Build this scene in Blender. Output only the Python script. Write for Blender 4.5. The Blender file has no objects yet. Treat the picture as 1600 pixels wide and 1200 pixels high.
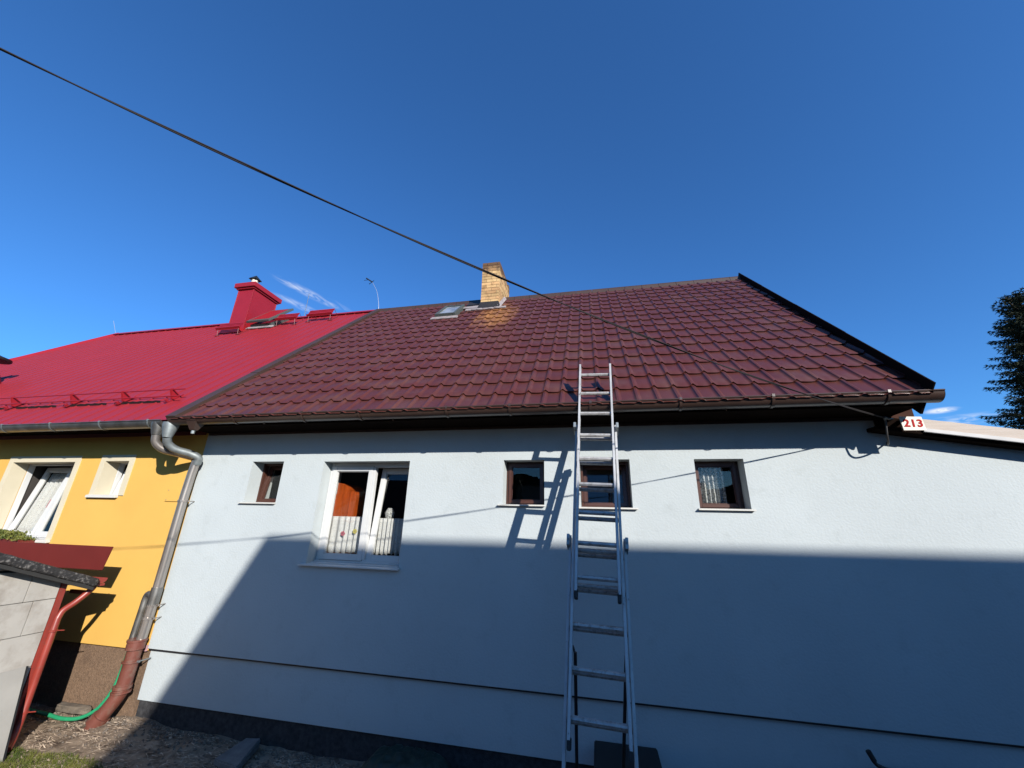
import bpy, bmesh, math, random
from mathutils import Vector, Matrix, noise
random.seed(7)
R = math.radians
C = bpy.context.scene.collection

# ------------------------------------------------------------------ camera
cam_data = bpy.data.cameras.new('camera')
cam = bpy.data.objects.new('camera', cam_data); C.objects.link(cam)
cam_data.sensor_fit = 'HORIZONTAL'; cam_data.sensor_width = 36.0
cam_data.lens = 609.3 / 1600 * 36
cam_data.clip_start = 0.05; cam_data.clip_end = 2000
def cam_basis(p, y, r):
    f = Vector((math.sin(y)*math.cos(p), math.cos(y)*math.cos(p), math.sin(p)))
    rt = f.cross(Vector((0, 0, 1))).normalized(); up = rt.cross(f)
    rt2 = rt*math.cos(r) + up*math.sin(r); up2 = rt2.cross(f)
    return rt2, up2, f
_r, _u, _f = cam_basis(R(19.29), R(-12.07), R(1.40))
cam.matrix_world = Matrix(((_r.x, _u.x, -_f.x, 0), (_r.y, _u.y, -_f.y, 0), (_r.z, _u.z, -_f.z, 0), (0, 0, 0, 1)))
scene = bpy.context.scene
scene.camera = cam
scene.render.resolution_x = 1024; scene.render.resolution_y = 768
scene.render.engine = 'CYCLES'
scene.cycles.max_bounces = 8
scene.cycles.transparent_max_bounces = 12
scene.view_settings.view_transform = 'Standard'; scene.view_settings.look = 'None'
scene.view_settings.exposure = 0.80; scene.view_settings.gamma = 1.0
scene.view_settings.use_curve_mapping = False

# ------------------------------------------------------------------ sun and sky
SUN = Vector((-0.9, 1.0, -0.6)).normalized()          # direction the light travels
sl = bpy.data.lights.new('sun', 'SUN'); sl.energy = 5.0; sl.angle = R(0.45); sl.color = (1.0, 0.955, 0.89)
so = bpy.data.objects.new('sun', sl); C.objects.link(so)
so.rotation_euler = SUN.to_track_quat('-Z', 'Y').to_euler()
SUN_ELEV = math.asin(-SUN.z)
SUN_AZ = math.atan2(-SUN.x, -SUN.y)                    # clockwise from +Y
world = bpy.data.worlds.new('World'); scene.world = world; world.use_nodes = True
wn = world.node_tree.nodes; wl = world.node_tree.links
for n in list(wn): wn.remove(n)
wo = wn.new('ShaderNodeOutputWorld'); bg = wn.new('ShaderNodeBackground')
sky = wn.new('ShaderNodeTexSky'); sky.sky_type = 'NISHITA'; sky.sun_disc = False
sky.sun_elevation = SUN_ELEV; sky.sun_rotation = SUN_AZ
sky.altitude = 400; sky.air_density = 1.0; sky.dust_density = 0.9; sky.ozone_density = 4.0
bg.inputs['Strength'].default_value = 0.058
# wisps of cirrus: noise limited to a few directions of the sky
tc = wn.new('ShaderNodeTexCoord')
def wisp(direction, axis, ln, wd, scale, lo, hi, amount, prev):
    d = Vector(direction).normalized(); a = (Vector(axis) - d*Vector(axis).dot(d)).normalized(); b = d.cross(a)
    def dot(v):
        n = wn.new('ShaderNodeVectorMath'); n.operation = 'DOT_PRODUCT'
        wl.new(tc.outputs['Generated'], n.inputs[0]); n.inputs[1].default_value = v; return n.outputs['Value']
    def m(op, x, y, clamp=False):
        n = wn.new('ShaderNodeMath'); n.operation = op; n.use_clamp = clamp
        for i, q in enumerate((x, y)):
            if q is None: continue
            if isinstance(q, (int, float)): n.inputs[i].default_value = q
            else: wl.new(q, n.inputs[i])
        return n.outputs[0]
    da, db, dd = dot(a), dot(b), dot(d)
    ea = m('DIVIDE', da, ln); eb = m('DIVIDE', db, wd)
    rr = m('ADD', m('MULTIPLY', ea, ea), m('MULTIPLY', eb, eb))
    mask0 = m('SUBTRACT', 1.0, rr, True); mask = m('MULTIPLY', mask0, mask0)
    cmb = wn.new('ShaderNodeCombineXYZ')
    wl.new(m('MULTIPLY', da, scale*0.28), cmb.inputs[0]); wl.new(m('MULTIPLY', db, scale), cmb.inputs[1])
    nz = wn.new('ShaderNodeTexNoise'); nz.inputs['Scale'].default_value = 1.0; nz.inputs['Detail'].default_value = 6
    nz.inputs['Distortion'].default_value = 1.1
    wl.new(cmb.outputs[0], nz.inputs['Vector'])
    mr = wn.new('ShaderNodeMapRange'); mr.clamp = True
    mr.inputs['From Min'].default_value = lo; mr.inputs['From Max'].default_value = hi
    wl.new(nz.outputs['Fac'], mr.inputs['Value'])
    fac = m('MULTIPLY', m('MULTIPLY', m('MULTIPLY', mask, mr.outputs[0]), m('GREATER_THAN', dd, 0.0)), amount)
    mix = wn.new('ShaderNodeMix'); mix.data_type = 'RGBA'
    wl.new(fac, mix.inputs['Factor']); wl.new(prev, mix.inputs['A']); mix.inputs['B'].default_value = (9.5, 10.0, 10.8, 1)
    return mix.outputs['Result']
tint = wn.new('ShaderNodeMix'); tint.data_type = 'RGBA'; tint.blend_type = 'MULTIPLY'; tint.inputs['Factor'].default_value = 1
wl.new(sky.outputs[0], tint.inputs['A']); tint.inputs['B'].default_value = (0.69, 1.40, 2.06, 1)
col = tint.outputs['Result']
ax = (0.074, 0.087, -0.023)
col = wisp((-0.606, 0.640, 0.466), ax, 0.085, 0.011, 95, 0.36, 0.70, 0.75, col)
col = wisp((-0.620, 0.652, 0.438), ax, 0.080, 0.010, 80, 0.36, 0.70, 0.6, col)
col = wisp((-0.560, 0.690, 0.448), ax, 0.05, 0.020, 70, 0.50, 0.75, 0.35, col)
col = wisp((0.589, 0.784, 0.196), (0.8, -0.6, 0), 0.027, 0.0065, 150, 0.25, 0.50, 1.0, col)
col = wisp((0.61, 0.77, 0.176), (0.8, -0.6, 0), 0.07, 0.012, 110, 0.42, 0.66, 0.6, col)
wl.new(col, bg.inputs['Color']); wl.new(bg.outputs[0], wo.inputs['Surface'])

# ------------------------------------------------------------------ materials
ALB = 0.59
def mat(name, base, rough=0.6, metal=0.0, var=0.0, vscale=6.0, bump=0.0, bscale=60.0, col2=None, spec=0.5, stretch=None,
        grime=None, gscale=3.0, glo=0.5, ghi=0.75, coat=0.0, trans=0.0):
    base = tuple(c*ALB for c in base); col2 = col2 and tuple(c*ALB for c in col2); grime = grime and tuple(c*ALB for c in grime)
    m = bpy.data.materials.new(name); m.use_nodes = True
    nt = m.node_tree; b = nt.nodes['Principled BSDF']
    b.inputs['Base Color'].default_value = (*base, 1); b.inputs['Roughness'].default_value = rough
    b.inputs['Metallic'].default_value = metal; b.inputs['Specular IOR Level'].default_value = spec
    b.inputs['Coat Weight'].default_value = coat
    t = nt.nodes.new('ShaderNodeTexCoord'); mp = nt.nodes.new('ShaderNodeMapping')
    nt.links.new(t.outputs['Object'], mp.inputs['Vector'])
    if stretch: mp.inputs['Scale'].default_value = stretch
    c_out = None
    if var > 0 or col2:
        n = nt.nodes.new('ShaderNodeTexNoise'); n.inputs['Scale'].default_value = vscale; n.inputs['Detail'].default_value = 6
        nt.links.new(mp.outputs[0], n.inputs['Vector'])
        mr = nt.nodes.new('ShaderNodeMapRange'); mr.inputs['From Min'].default_value = 0.3; mr.inputs['From Max'].default_value = 0.7
        nt.links.new(n.outputs['Fac'], mr.inputs['Value'])
        mx = nt.nodes.new('ShaderNodeMix'); mx.data_type = 'RGBA'
        if col2: a, c = base, col2
        else: a = tuple(x*(1-var) for x in base); c = tuple(min(1, x*(1+var)) for x in base)
        mx.inputs['A'].default_value = (*a, 1); mx.inputs['B'].default_value = (*c, 1)
        nt.links.new(mr.outputs[0], mx.inputs['Factor']); c_out = mx.outputs['Result']
    if grime:
        n = nt.nodes.new('ShaderNodeTexNoise'); n.inputs['Scale'].default_value = gscale; n.inputs['Detail'].default_value = 8
        n.inputs['Roughness'].default_value = 0.65
        nt.links.new(mp.outputs[0], n.inputs['Vector'])
        mr = nt.nodes.new('ShaderNodeMapRange'); mr.inputs['From Min'].default_value = glo; mr.inputs['From Max'].default_value = ghi
        nt.links.new(n.outputs['Fac'], mr.inputs['Value'])
        mx = nt.nodes.new('ShaderNodeMix'); mx.data_type = 'RGBA'
        if c_out: nt.links.new(c_out, mx.inputs['A'])
        else: mx.inputs['A'].default_value = (*base, 1)
        mx.inputs['B'].default_value = (*grime, 1)
        nt.links.new(mr.outputs[0], mx.inputs['Factor']); c_out = mx.outputs['Result']
    if c_out: nt.links.new(c_out, b.inputs['Base Color'])
    if bump > 0:
        n = nt.nodes.new('ShaderNodeTexNoise'); n.inputs['Scale'].default_value = bscale; n.inputs['Detail'].default_value = 5
        nt.links.new(mp.outputs[0], n.inputs['Vector'])
        bp = nt.nodes.new('ShaderNodeBump'); bp.inputs['Strength'].default_value = 1.0; bp.inputs['Distance'].default_value = bump
        nt.links.new(n.outputs['Fac'], bp.inputs['Height']); nt.links.new(bp.outputs[0], b.inputs['Normal'])
    m['_'] = 1
    return m

M = {}
M['blue'] = mat('light blue stucco', (0.618, 0.670, 0.676), 0.9, var=0.05, vscale=0.9, bump=0.0024, bscale=48, grime=(0.53, 0.575, 0.575), gscale=5, glo=0.54, ghi=0.85, spec=0.2)
M['dark_plinth'] = mat('dark grey plinth render', (0.055, 0.055, 0.058), 0.95, var=0.35, vscale=25, bump=0.005, bscale=120, spec=0.2)
M['yellow'] = mat('yellow stucco', (0.90, 0.53, 0.125), 0.9, var=0.04, vscale=1.7, bump=0.0012, bscale=110, spec=0.2)
M['brown_plinth'] = mat('brown pebbledash plinth', (0.24, 0.155, 0.10), 0.95, var=0.28, vscale=60, bump=0.006, bscale=110, spec=0.2, grime=(0.13, 0.085, 0.06), gscale=3)
M['cream'] = mat('cream painted plaster', (0.80, 0.71, 0.52), 0.85, var=0.03, bump=0.0006, bscale=120, spec=0.25)
M['white'] = mat('white window plastic', (0.80, 0.80, 0.78), 0.35, var=0.03, vscale=8)
M['brown_frame'] = mat('brown window frame', (0.085, 0.030, 0.018), 0.4, var=0.2, vscale=30, stretch=(1, 1, 12))
M['sill'] = mat('white sill plaster', (0.82, 0.80, 0.74), 0.7, var=0.03)
M['gutter_brown'] = mat('brown lacquered steel', (0.070, 0.040, 0.030), 0.32, var=0.15, vscale=5, spec=0.6)
M['flash_brown'] = mat('brown verge flashing', (0.070, 0.038, 0.027), 0.5, var=0.12, vscale=4, spec=0.5)
M['flash_shaded'] = mat('brown flashing painted in shade', (0.012, 0.008, 0.007), 0.8, var=0.15, vscale=4, spec=0.06)  # right verge: brown flashing painted near black for its side away from the sun
M['box_brown'] = mat('dull brown board', (0.075, 0.036, 0.026), 0.9, var=0.2, spec=0.05)
M['soffit'] = mat('dark brown soffit boards', (0.012, 0.007, 0.005), 0.95, spec=0.03, var=0.3, vscale=5, stretch=(1, 8, 8))
M['red_roof'] = mat('red coated sheet', (0.37, 0.020, 0.028), 0.46, var=0.05, vscale=1.5, bump=0.0015, bscale=3.5, spec=0.5)
M['red_trim'] = mat('red trim sheet', (0.38, 0.014, 0.022), 0.38, var=0.05, vscale=3)
M['zinc'] = mat('weathered zinc', (0.36, 0.35, 0.33), 0.42, metal=0.85, var=0.25, vscale=7, grime=(0.2, 0.17, 0.13), gscale=5)
M['galv'] = mat('galvanised steel', (0.42, 0.46, 0.46), 0.5, metal=0.7, var=0.2, vscale=14)
M['pipe_shiny'] = mat('brownish steel pipe', (0.62, 0.56, 0.51), 0.30, metal=0.8, var=0.22, vscale=5, stretch=(1, 1, .3), grime=(0.16, 0.11, 0.08), gscale=9, glo=0.52, ghi=0.8)
M['drain'] = mat('red brown drain plastic', (0.20, 0.062, 0.042), 0.45, var=0.12, vscale=10, grime=(0.24, 0.15, 0.11), gscale=12)
M['red_pipe'] = mat('brick red painted steel', (0.34, 0.048, 0.032), 0.38, var=0.12, vscale=8, grime=(0.20, 0.09, 0.07), gscale=14, glo=0.58, ghi=0.8)
M['splash'] = mat('dark red coated board', (0.20, 0.026, 0.020), 0.5, var=0.06, vscale=4)
M['slab'] = mat('grey fibre cement slabs', (0.56, 0.525, 0.47), 0.9, var=0.07, vscale=3, bump=0.001, bscale=40, grime=(0.33, 0.28, 0.23), gscale=3.4, glo=0.46, ghi=0.74, spec=0.2)
M['slab2'] = mat('grey board', (0.42, 0.40, 0.36), 0.9, var=0.08, vscale=4, bump=0.001, bscale=30, grime=(0.10, 0.09, 0.08), gscale=22, glo=0.68, ghi=0.75, spec=0.2)
M['joint'] = mat('dark joint', (0.08, 0.075, 0.07), 0.9)
M['felt'] = mat('black roofing felt', (0.030, 0.027, 0.026), 0.7, var=0.5, vscale=30, bump=0.008, bscale=30, grime=(0.26, 0.24, 0.22), gscale=30, glo=0.53, ghi=0.66)
M['felt_under'] = mat('dark timber edge', (0.03, 0.028, 0.025), 0.8)
M['alu'] = mat('worn aluminium', (0.60, 0.60, 0.595), 0.45, metal=0.2, var=0.15, vscale=12, grime=(0.22, 0.21, 0.20), gscale=30, glo=0.60, ghi=0.72, stretch=(1, 1, .6))
M['alu_rung'] = mat('worn rung aluminium', (0.58, 0.56, 0.54), 0.5, metal=0.3, var=0.2, vscale=18, grime=(0.20, 0.17, 0.14), gscale=30)
M['rubber'] = mat('black rubber', (0.015, 0.015, 0.016), 0.7)
M['black_steel'] = mat('black painted steel', (0.012, 0.012, 0.013), 0.5)
M['cable'] = mat('grey black cable', (0.045, 0.042, 0.04), 0.55, var=0.2, vscale=8)
M['cable_dark'] = mat('black cable sheath', (0.030, 0.026, 0.026), 0.7, spec=0.15)
M['wood'] = mat('raw pale timber', (0.58, 0.49, 0.41), 0.8, col2=(0.70, 0.60, 0.52), vscale=5, stretch=(.6, 4, 14), grime=(0.38, 0.26, 0.16), gscale=5, glo=0.6, ghi=0.8, bump=0.001, bscale=30)
M['grey_sheet'] = mat('grey sheet metal', (0.34, 0.34, 0.35), 0.5, metal=0.3, var=0.1)
M['enamel'] = mat('cream enamel', (0.86, 0.76, 0.63), 0.5, var=0.04)
M['red_paint'] = mat('red enamel digits', (0.50, 0.018, 0.02), 0.7, spec=0.1)
M['hose'] = mat('green hose', (0.03, 0.36, 0.16), 0.35, var=0.08, vscale=20)
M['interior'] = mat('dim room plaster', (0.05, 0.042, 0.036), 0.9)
M['wardrobe'] = mat('orange varnished wood', (0.50, 0.085, 0.012), 0.3, var=0.25, vscale=6, stretch=(6, 1, .6))
M['dark_glass'] = mat('dark glazing', (0.02, 0.022, 0.025), 0.08)
M['sky_pane'] = mat('skylight glass with painted blind and reflection', (0.16, 0.20, 0.26), 0.06, col2=(0.55, 0.57, 0.60), vscale=3.5)  # pale blind and bluish sky reflection, both painted into the pane colour
M['stone'] = mat('brown grey stone', (0.17, 0.135, 0.10), 0.95, var=0.3, vscale=14, bump=0.01, bscale=25)
M['concrete'] = mat('pale concrete', (0.20, 0.20, 0.195), 0.95, var=0.25, vscale=10, bump=0.004, bscale=40)
M['rubble'] = mat('earthy rubble', (0.22, 0.18, 0.14), 0.95, col2=(0.12, 0.09, 0.07), vscale=20)
M['tarp'] = mat('dark green tarpaulin', (0.006, 0.030, 0.020), 0.6, var=0.2, vscale=6)
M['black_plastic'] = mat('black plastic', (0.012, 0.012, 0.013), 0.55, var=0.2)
M['cowl'] = mat('dark steel cowl', (0.04, 0.045, 0.045), 0.45, metal=0.5)
M['mortar'] = mat('old mortar', (0.36, 0.30, 0.22), 0.95, var=0.2, vscale=20)
M['lead'] = mat('lead flashing', (0.40, 0.34, 0.33), 0.6, metal=0.1, var=0.3, vscale=9)
M['tar'] = mat('black tar flashing', (0.02, 0.017, 0.017), 0.6, bump=0.006, bscale=20)
M['skyframe'] = mat('grey green skylight frame', (0.13, 0.15, 0.14), 0.45, metal=0.3)
M['bark'] = mat('spruce bark', (0.06, 0.042, 0.03), 0.9, var=0.3, vscale=12, bump=0.01)
M['needles'] = mat('spruce needles', (0.020, 0.034, 0.020), 0.8, col2=(0.06, 0.07, 0.034), vscale=1.6, spec=0.2)
M['leaves'] = mat('box leaves', (0.07, 0.11, 0.02), 0.6, col2=(0.26, 0.25, 0.05), vscale=9, spec=0.3)
M['grass'] = mat('short grass', (0.07, 0.11, 0.015), 0.7, col2=(0.20, 0.20, 0.04), vscale=8, spec=0.2)
M['straw'] = mat('dry straw and chips', (0.74, 0.58, 0.42), 0.9, col2=(0.20, 0.13, 0.09), vscale=14)
M['white_rod'] = mat('pale rod', (0.55, 0.56, 0.57), 0.4, metal=0.4)
M['render_far'] = mat('beige render', (0.42, 0.37, 0.30), 0.9, var=0.05)
M['roof_far'] = mat('red brown tiles', (0.18, 0.06, 0.04), 0.8, var=0.2, vscale=12)
M['pole'] = mat('weathered pole timber', (0.16, 0.12, 0.09), 0.9, var=0.2, stretch=(4, 4, .5))
M['room_paper'] = mat('dark wall board', (0.055, 0.048, 0.04), 0.8)
M['pink'] = mat('pink foam edge', (0.62, 0.36, 0.36), 0.9)
M['flower_yellow'] = mat('yellow motif', (0.75, 0.65, 0.2), 0.7)
M['flower'] = mat('pink trinket', (0.6, 0.15, 0.2), 0.7)

def glass_mat():
    m = bpy.data.materials.new('window glass'); m.use_nodes = True; nt = m.node_tree
    for n in list(nt.nodes): nt.nodes.remove(n)
    o = nt.nodes.new('ShaderNodeOutputMaterial'); mx = nt.nodes.new('ShaderNodeMixShader')
    t = nt.nodes.new('ShaderNodeBsdfTransparent'); t.inputs[0].default_value = (0.93, 0.935, 0.925, 1)
    g = nt.nodes.new('ShaderNodeBsdfGlossy'); g.inputs['Roughness'].default_value = 0.01
    lw = nt.nodes.new('ShaderNodeLayerWeight'); lw.inputs['Blend'].default_value = 0.5
    pw = nt.nodes.new('ShaderNodeMath'); pw.operation = 'POWER'; pw.inputs[1].default_value = 5; nt.links.new(lw.outputs['Facing'], pw.inputs[0])
    f = nt.nodes.new('ShaderNodeMath'); f.operation = 'MULTIPLY_ADD'; f.inputs[1].default_value = 0.95; f.inputs[2].default_value = 0.03; nt.links.new(pw.outputs[0], f.inputs[0])
    nt.links.new(f.outputs[0], mx.inputs[0]); nt.links.new(t.outputs[0], mx.inputs[1]); nt.links.new(g.outputs[0], mx.inputs[2])
    nt.links.new(mx.outputs[0], o.inputs[0]); return m
M['glass'] = glass_mat()

def lace_mat(name, scale=60, dens=0.55, colr=(0.86, 0.86, 0.84), ring=8.0):
    m = bpy.data.materials.new(name); m.use_nodes = True; nt = m.node_tree
    b = nt.nodes['Principled BSDF']; b.inputs['Base Color'].default_value = (*colr, 1); b.inputs['Roughness'].default_value = 0.9
    o = nt.nodes['Material Output']; tcn = nt.nodes.new('ShaderNodeTexCoord')
    v = nt.nodes.new('ShaderNodeTexNoise'); v.inputs['Scale'].default_value = scale; nt.links.new(tcn.outputs['Object'], v.inputs['Vector'])
    w = nt.nodes.new('ShaderNodeTexVoronoi'); w.inputs['Scale'].default_value = ring; nt.links.new(tcn.outputs['Object'], w.inputs['Vector'])
    s = nt.nodes.new('ShaderNodeMath'); s.operation = 'SINE'
    mu = nt.nodes.new('ShaderNodeMath'); mu.operation = 'MULTIPLY'; mu.inputs[1].default_value = 60
    nt.links.new(w.outputs['Distance'], mu.inputs[0]); nt.links.new(mu.outputs[0], s.inputs[0])
    ad = nt.nodes.new('ShaderNodeMath'); ad.operation = 'MULTIPLY_ADD'; ad.inputs[1].default_value = 0.07
    nt.links.new(s.outputs[0], ad.inputs[0]); nt.links.new(v.outputs['Fac'], ad.inputs[2])
    mr = nt.nodes.new('ShaderNodeMapRange'); mr.inputs['From Min'].default_value = dens-0.12; mr.inputs['From Max'].default_value = dens+0.12
    mr.inputs['To Min'].default_value = 0.98; mr.inputs['To Max'].default_value = 0.25
    nt.links.new(ad.outputs[0], mr.inputs['Value'])
    nt.links.new(mr.outputs[0], b.inputs['Alpha'])
    return m
M['lace'] = lace_mat('white lace', 150, 0.60, (0.50, 0.495, 0.485), 14)
M['sheer'] = lace_mat('sheer lace curtain', 50, 0.50, (0.44, 0.45, 0.45), 6)

def tile_mat():
    m = mat('maroon metal tiles', (0.118, 0.030, 0.022), 0.36, var=0.10, vscale=3, spec=0.5, grime=(0.15, 0.064, 0.045), gscale=2.6, glo=0.46, ghi=0.8)
    nt = m.node_tree; b = nt.nodes['Principled BSDF']
    src = b.inputs['Base Color'].links[0].from_socket
    t = nt.nodes.new('ShaderNodeTexCoord'); sp = nt.nodes.new('ShaderNodeSeparateXYZ'); nt.links.new(t.outputs['Object'], sp.inputs[0])
    def mth(op, a, c=None, clamp=False, c2=None):
        n = nt.nodes.new('ShaderNodeMath'); n.operation = op; n.use_clamp = clamp
        for i, q in enumerate((a, c, c2)):
            if q is None: continue
            if isinstance(q, (int, float)): n.inputs[i].default_value = q
            else: nt.links.new(q, n.inputs[i])
        return n.outputs[0]
    nz = nt.nodes.new('ShaderNodeTexNoise'); nz.inputs['Scale'].default_value = 3.2; nz.inputs['Detail'].default_value = 8; nz.inputs['Roughness'].default_value = 0.7
    nt.links.new(t.outputs['Object'], nz.inputs['Vector'])
    # lichen and rust run-off that spreads below the brick chimney
    dx = mth('DIVIDE', mth('ADD', sp.outputs['X'], 1.83), 0.50)
    dz = mth('DIVIDE', mth('ADD', sp.outputs['Z'], -3.95), 0.85)
    r2 = mth('ADD', mth('MULTIPLY', dx, dx), mth('MULTIPLY', dz, dz))
    mask = mth('SUBTRACT', 1.0, r2, True)
    fac = mth('MULTIPLY', mask, mth('MULTIPLY', mth('SUBTRACT', nz.outputs['Fac'], 0.36), 4.2, True), True)
    mx = nt.nodes.new('ShaderNodeMix'); mx.data_type = 'RGBA'; nt.links.new(mth('MULTIPLY', fac, 0.85), mx.inputs['Factor'])
    nt.links.new(src, mx.inputs['A']); mx.inputs['B'].default_value = (0.30, 0.13, 0.035, 1)
    nt.links.new(mx.outputs['Result'], b.inputs['Base Color'])
    return m
M['tiles'] = tile_mat()

def brick_mat():
    m = mat('yellow chimney bricks', (0.74, 0.47, 0.22), 0.9, bump=0.003, bscale=60, grime=(0.34, 0.19, 0.08), gscale=9, glo=0.52, ghi=0.8, spec=0.2)
    nt = m.node_tree; b = nt.nodes['Principled BSDF']; src = b.inputs['Base Color'].links[0].from_socket
    at = nt.nodes.new('ShaderNodeAttribute'); at.attribute_name = 'tone'
    mx = nt.nodes.new('ShaderNodeMix'); mx.data_type = 'RGBA'; mx.blend_type = 'MULTIPLY'; mx.inputs['Factor'].default_value = 1
    nt.links.new(src, mx.inputs['A']); nt.links.new(at.outputs['Color'], mx.inputs['B'])
    t = nt.nodes.new('ShaderNodeTexCoord'); sp = nt.nodes.new('ShaderNodeSeparateXYZ'); nt.links.new(t.outputs['Object'], sp.inputs[0])
    nz = nt.nodes.new('ShaderNodeTexNoise'); nz.inputs['Scale'].default_value = 7; nt.links.new(t.outputs['Object'], nz.inputs['Vector'])
    ad = nt.nodes.new('ShaderNodeMath'); ad.operation = 'MULTIPLY_ADD'; ad.inputs[1].default_value = 0.40
    nt.links.new(nz.outputs['Fac'], ad.inputs[0]); nt.links.new(sp.outputs['Z'], ad.inputs[2])
    mr = nt.nodes.new('ShaderNodeMapRange'); mr.inputs['From Min'].default_value = 5.62; mr.inputs['From Max'].default_value = 5.76
    nt.links.new(ad.outputs[0], mr.inputs['Value'])
    m2 = nt.nodes.new('ShaderNodeMix'); m2.data_type = 'RGBA'; nt.links.new(mr.outputs[0], m2.inputs['Factor'])
    nt.links.new(mx.outputs['Result'], m2.inputs['A']); m2.inputs['B'].default_value = (0.10, 0.055, 0.03, 1)   # soot on the top courses
    nt.links.new(m2.outputs['Result'], b.inputs['Base Color']); return m
M['brick'] = brick_mat()

def ground_mat():
    m = mat('trodden earth', (0.27, 0.20, 0.14), 0.95, col2=(0.44, 0.34, 0.25), vscale=2.5, bump=0.02, bscale=14, spec=0.15, grime=(0.085, 0.055, 0.038), gscale=6, glo=0.5, ghi=0.68)
    return m
M['ground'] = ground_mat()

# ------------------------------------------------------------------ mesh helpers
class MB:
    def __init__(s): s.v = []; s.f = []
    def add(s, vs, fs):
        o = len(s.v); s.v += [tuple(p) for p in vs]; s.f += [tuple(i+o for i in f) for f in fs]; return s
    def box(s, x0, x1, y0, y1, z0, z1, xf=None):
        vs = [(x, y, z) for z in (z0, z1) for y in (y0, y1) for x in (x0, x1)]
        if xf: vs = [xf @ Vector(p) for p in vs]
        return s.add(vs, [(0, 2, 3, 1), (4, 5, 7, 6), (0, 1, 5, 4), (2, 6, 7, 3), (0, 4, 6, 2), (1, 3, 7, 5)])
    def hexa(s, b, t):           # bottom quad, top quad (ccw seen from above)
        return s.add(list(b)+list(t), [(3, 2, 1, 0), (4, 5, 6, 7), (0, 1, 5, 4), (1, 2, 6, 5), (2, 3, 7, 6), (3, 0, 4, 7)])
    def quad(s, a, b, c, d): return s.add([a, b, c, d], [(0, 1, 2, 3)])
    def tube(s, pts, r, n=10, caps=True, squash=None):
        pts = [Vector(p) for p in pts]; rs = r if isinstance(r, (list, tuple)) else [r]*len(pts)
        o = len(s.v); t0 = (pts[1]-pts[0]).normalized()
        nrm = t0.orthogonal().normalized(); prev = t0
        for i, p in enumerate(pts):
            if i == 0: t = t0
            elif i == len(pts)-1: t = (pts[i]-pts[i-1]).normalized()
            else: t = ((pts[i+1]-pts[i]).normalized() + (pts[i]-pts[i-1]).normalized()).normalized()
            nrm = prev.rotation_difference(t) @ nrm; nrm = (nrm - t*nrm.dot(t)).normalized(); prev = t
            bn = t.cross(nrm)
            for k in range(n):
                a = 2*math.pi*k/n; s.v.append(tuple(p + (nrm*math.cos(a)+bn*math.sin(a))*rs[i]))
        for i in range(len(pts)-1):
            for k in range(n):
                a = o+i*n+k; b = o+i*n+(k+1) % n; s.f.append((a, b, b+n, a+n))
        if caps:
            s.f.append(tuple(o+k for k in reversed(range(n)))); s.f.append(tuple(o+(len(pts)-1)*n+k for k in range(n)))
        return s
    def sweep(s, prof, a, b, closed=False, caps=True):   # profile points (dy,dz) swept along x between x=a and x=b
        o = len(s.v); n = len(prof)
        for x in (a, b): s.v += [(x, p[0], p[1]) for p in prof]
        for k in range(n if closed else n-1):
            j = (k+1) % n; s.f.append((o+k, o+j, o+n+j, o+n+k))
        if caps and closed: s.f.append(tuple(o+k for k in reversed(range(n)))); s.f.append(tuple(o+n+k for k in range(n)))
        return s
    def build(s, name, m, parent=None, smooth=None, solid=0.0, bevel=0.0, loc=None):
        me = bpy.data.meshes.new(name)
        vs = s.v
        if loc: vs = [(p[0]-loc[0], p[1]-loc[1], p[2]-loc[2]) for p in vs]
        me.from_pydata(vs, [], s.f); me.materials.append(m); me.update()
        bm = bmesh.new(); bm.from_mesh(me)
        if bevel > 0:
            es = [e for e in bm.edges if len(e.link_faces) == 2 and e.calc_face_angle(0) > 0.6]
            bmesh.ops.bevel(bm, geom=es, offset=bevel, segments=2, affect='EDGES', clamp_overlap=True)
        bm.to_mesh(me); bm.free()
        if smooth is not None:
            for p in me.polygons: p.use_smooth = True
            me.set_sharp_from_angle(angle=R(smooth))
        o = bpy.data.objects.new(name, me); C.objects.link(o)
        if parent: o.parent = parent; 
        if parent: o.matrix_parent_inverse = parent_inv(parent)
        if loc and not parent: o.location = loc
        if solid:
            md = o.modifiers.new('thickness', 'SOLIDIFY'); md.thickness = abs(solid); md.offset = -1 if solid > 0 else 1
        return o
def world_of(o):
    m = o.matrix_basis.copy()
    if o.parent: m = world_of(o.parent) @ o.matrix_parent_inverse @ m
    return m
def parent_inv(p): return world_of(p).inverted()
def tag(o, label=None, cat=None, group=None, kind=None):
    if label: o['label'] = label
    if cat: o['category'] = cat
    if group: o['group'] = group
    if kind: o['kind'] = kind
    return o
def empty(name, loc, label, cat, group=None):
    o = bpy.data.objects.new(name, None); C.objects.link(o); o.location = loc; o.empty_display_size = 0.2
    return tag(o, label, cat, group)
def smooth_path(pts, k=6):
    P = [Vector(p) for p in pts]; out = []
    P = [P[0]*2-P[1]] + P + [P[-1]*2-P[-2]]
    for i in range(1, len(P)-2):
        for j in range(k):
            t = j/k; a, b, c, d = P[i-1:i+3]
            out.append(0.5*((2*b)+(c-a)*t+(2*a-5*b+4*c-d)*t*t+(-a+3*b-3*c+d)*t**3))
    out.append(P[-2]); return out
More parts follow.
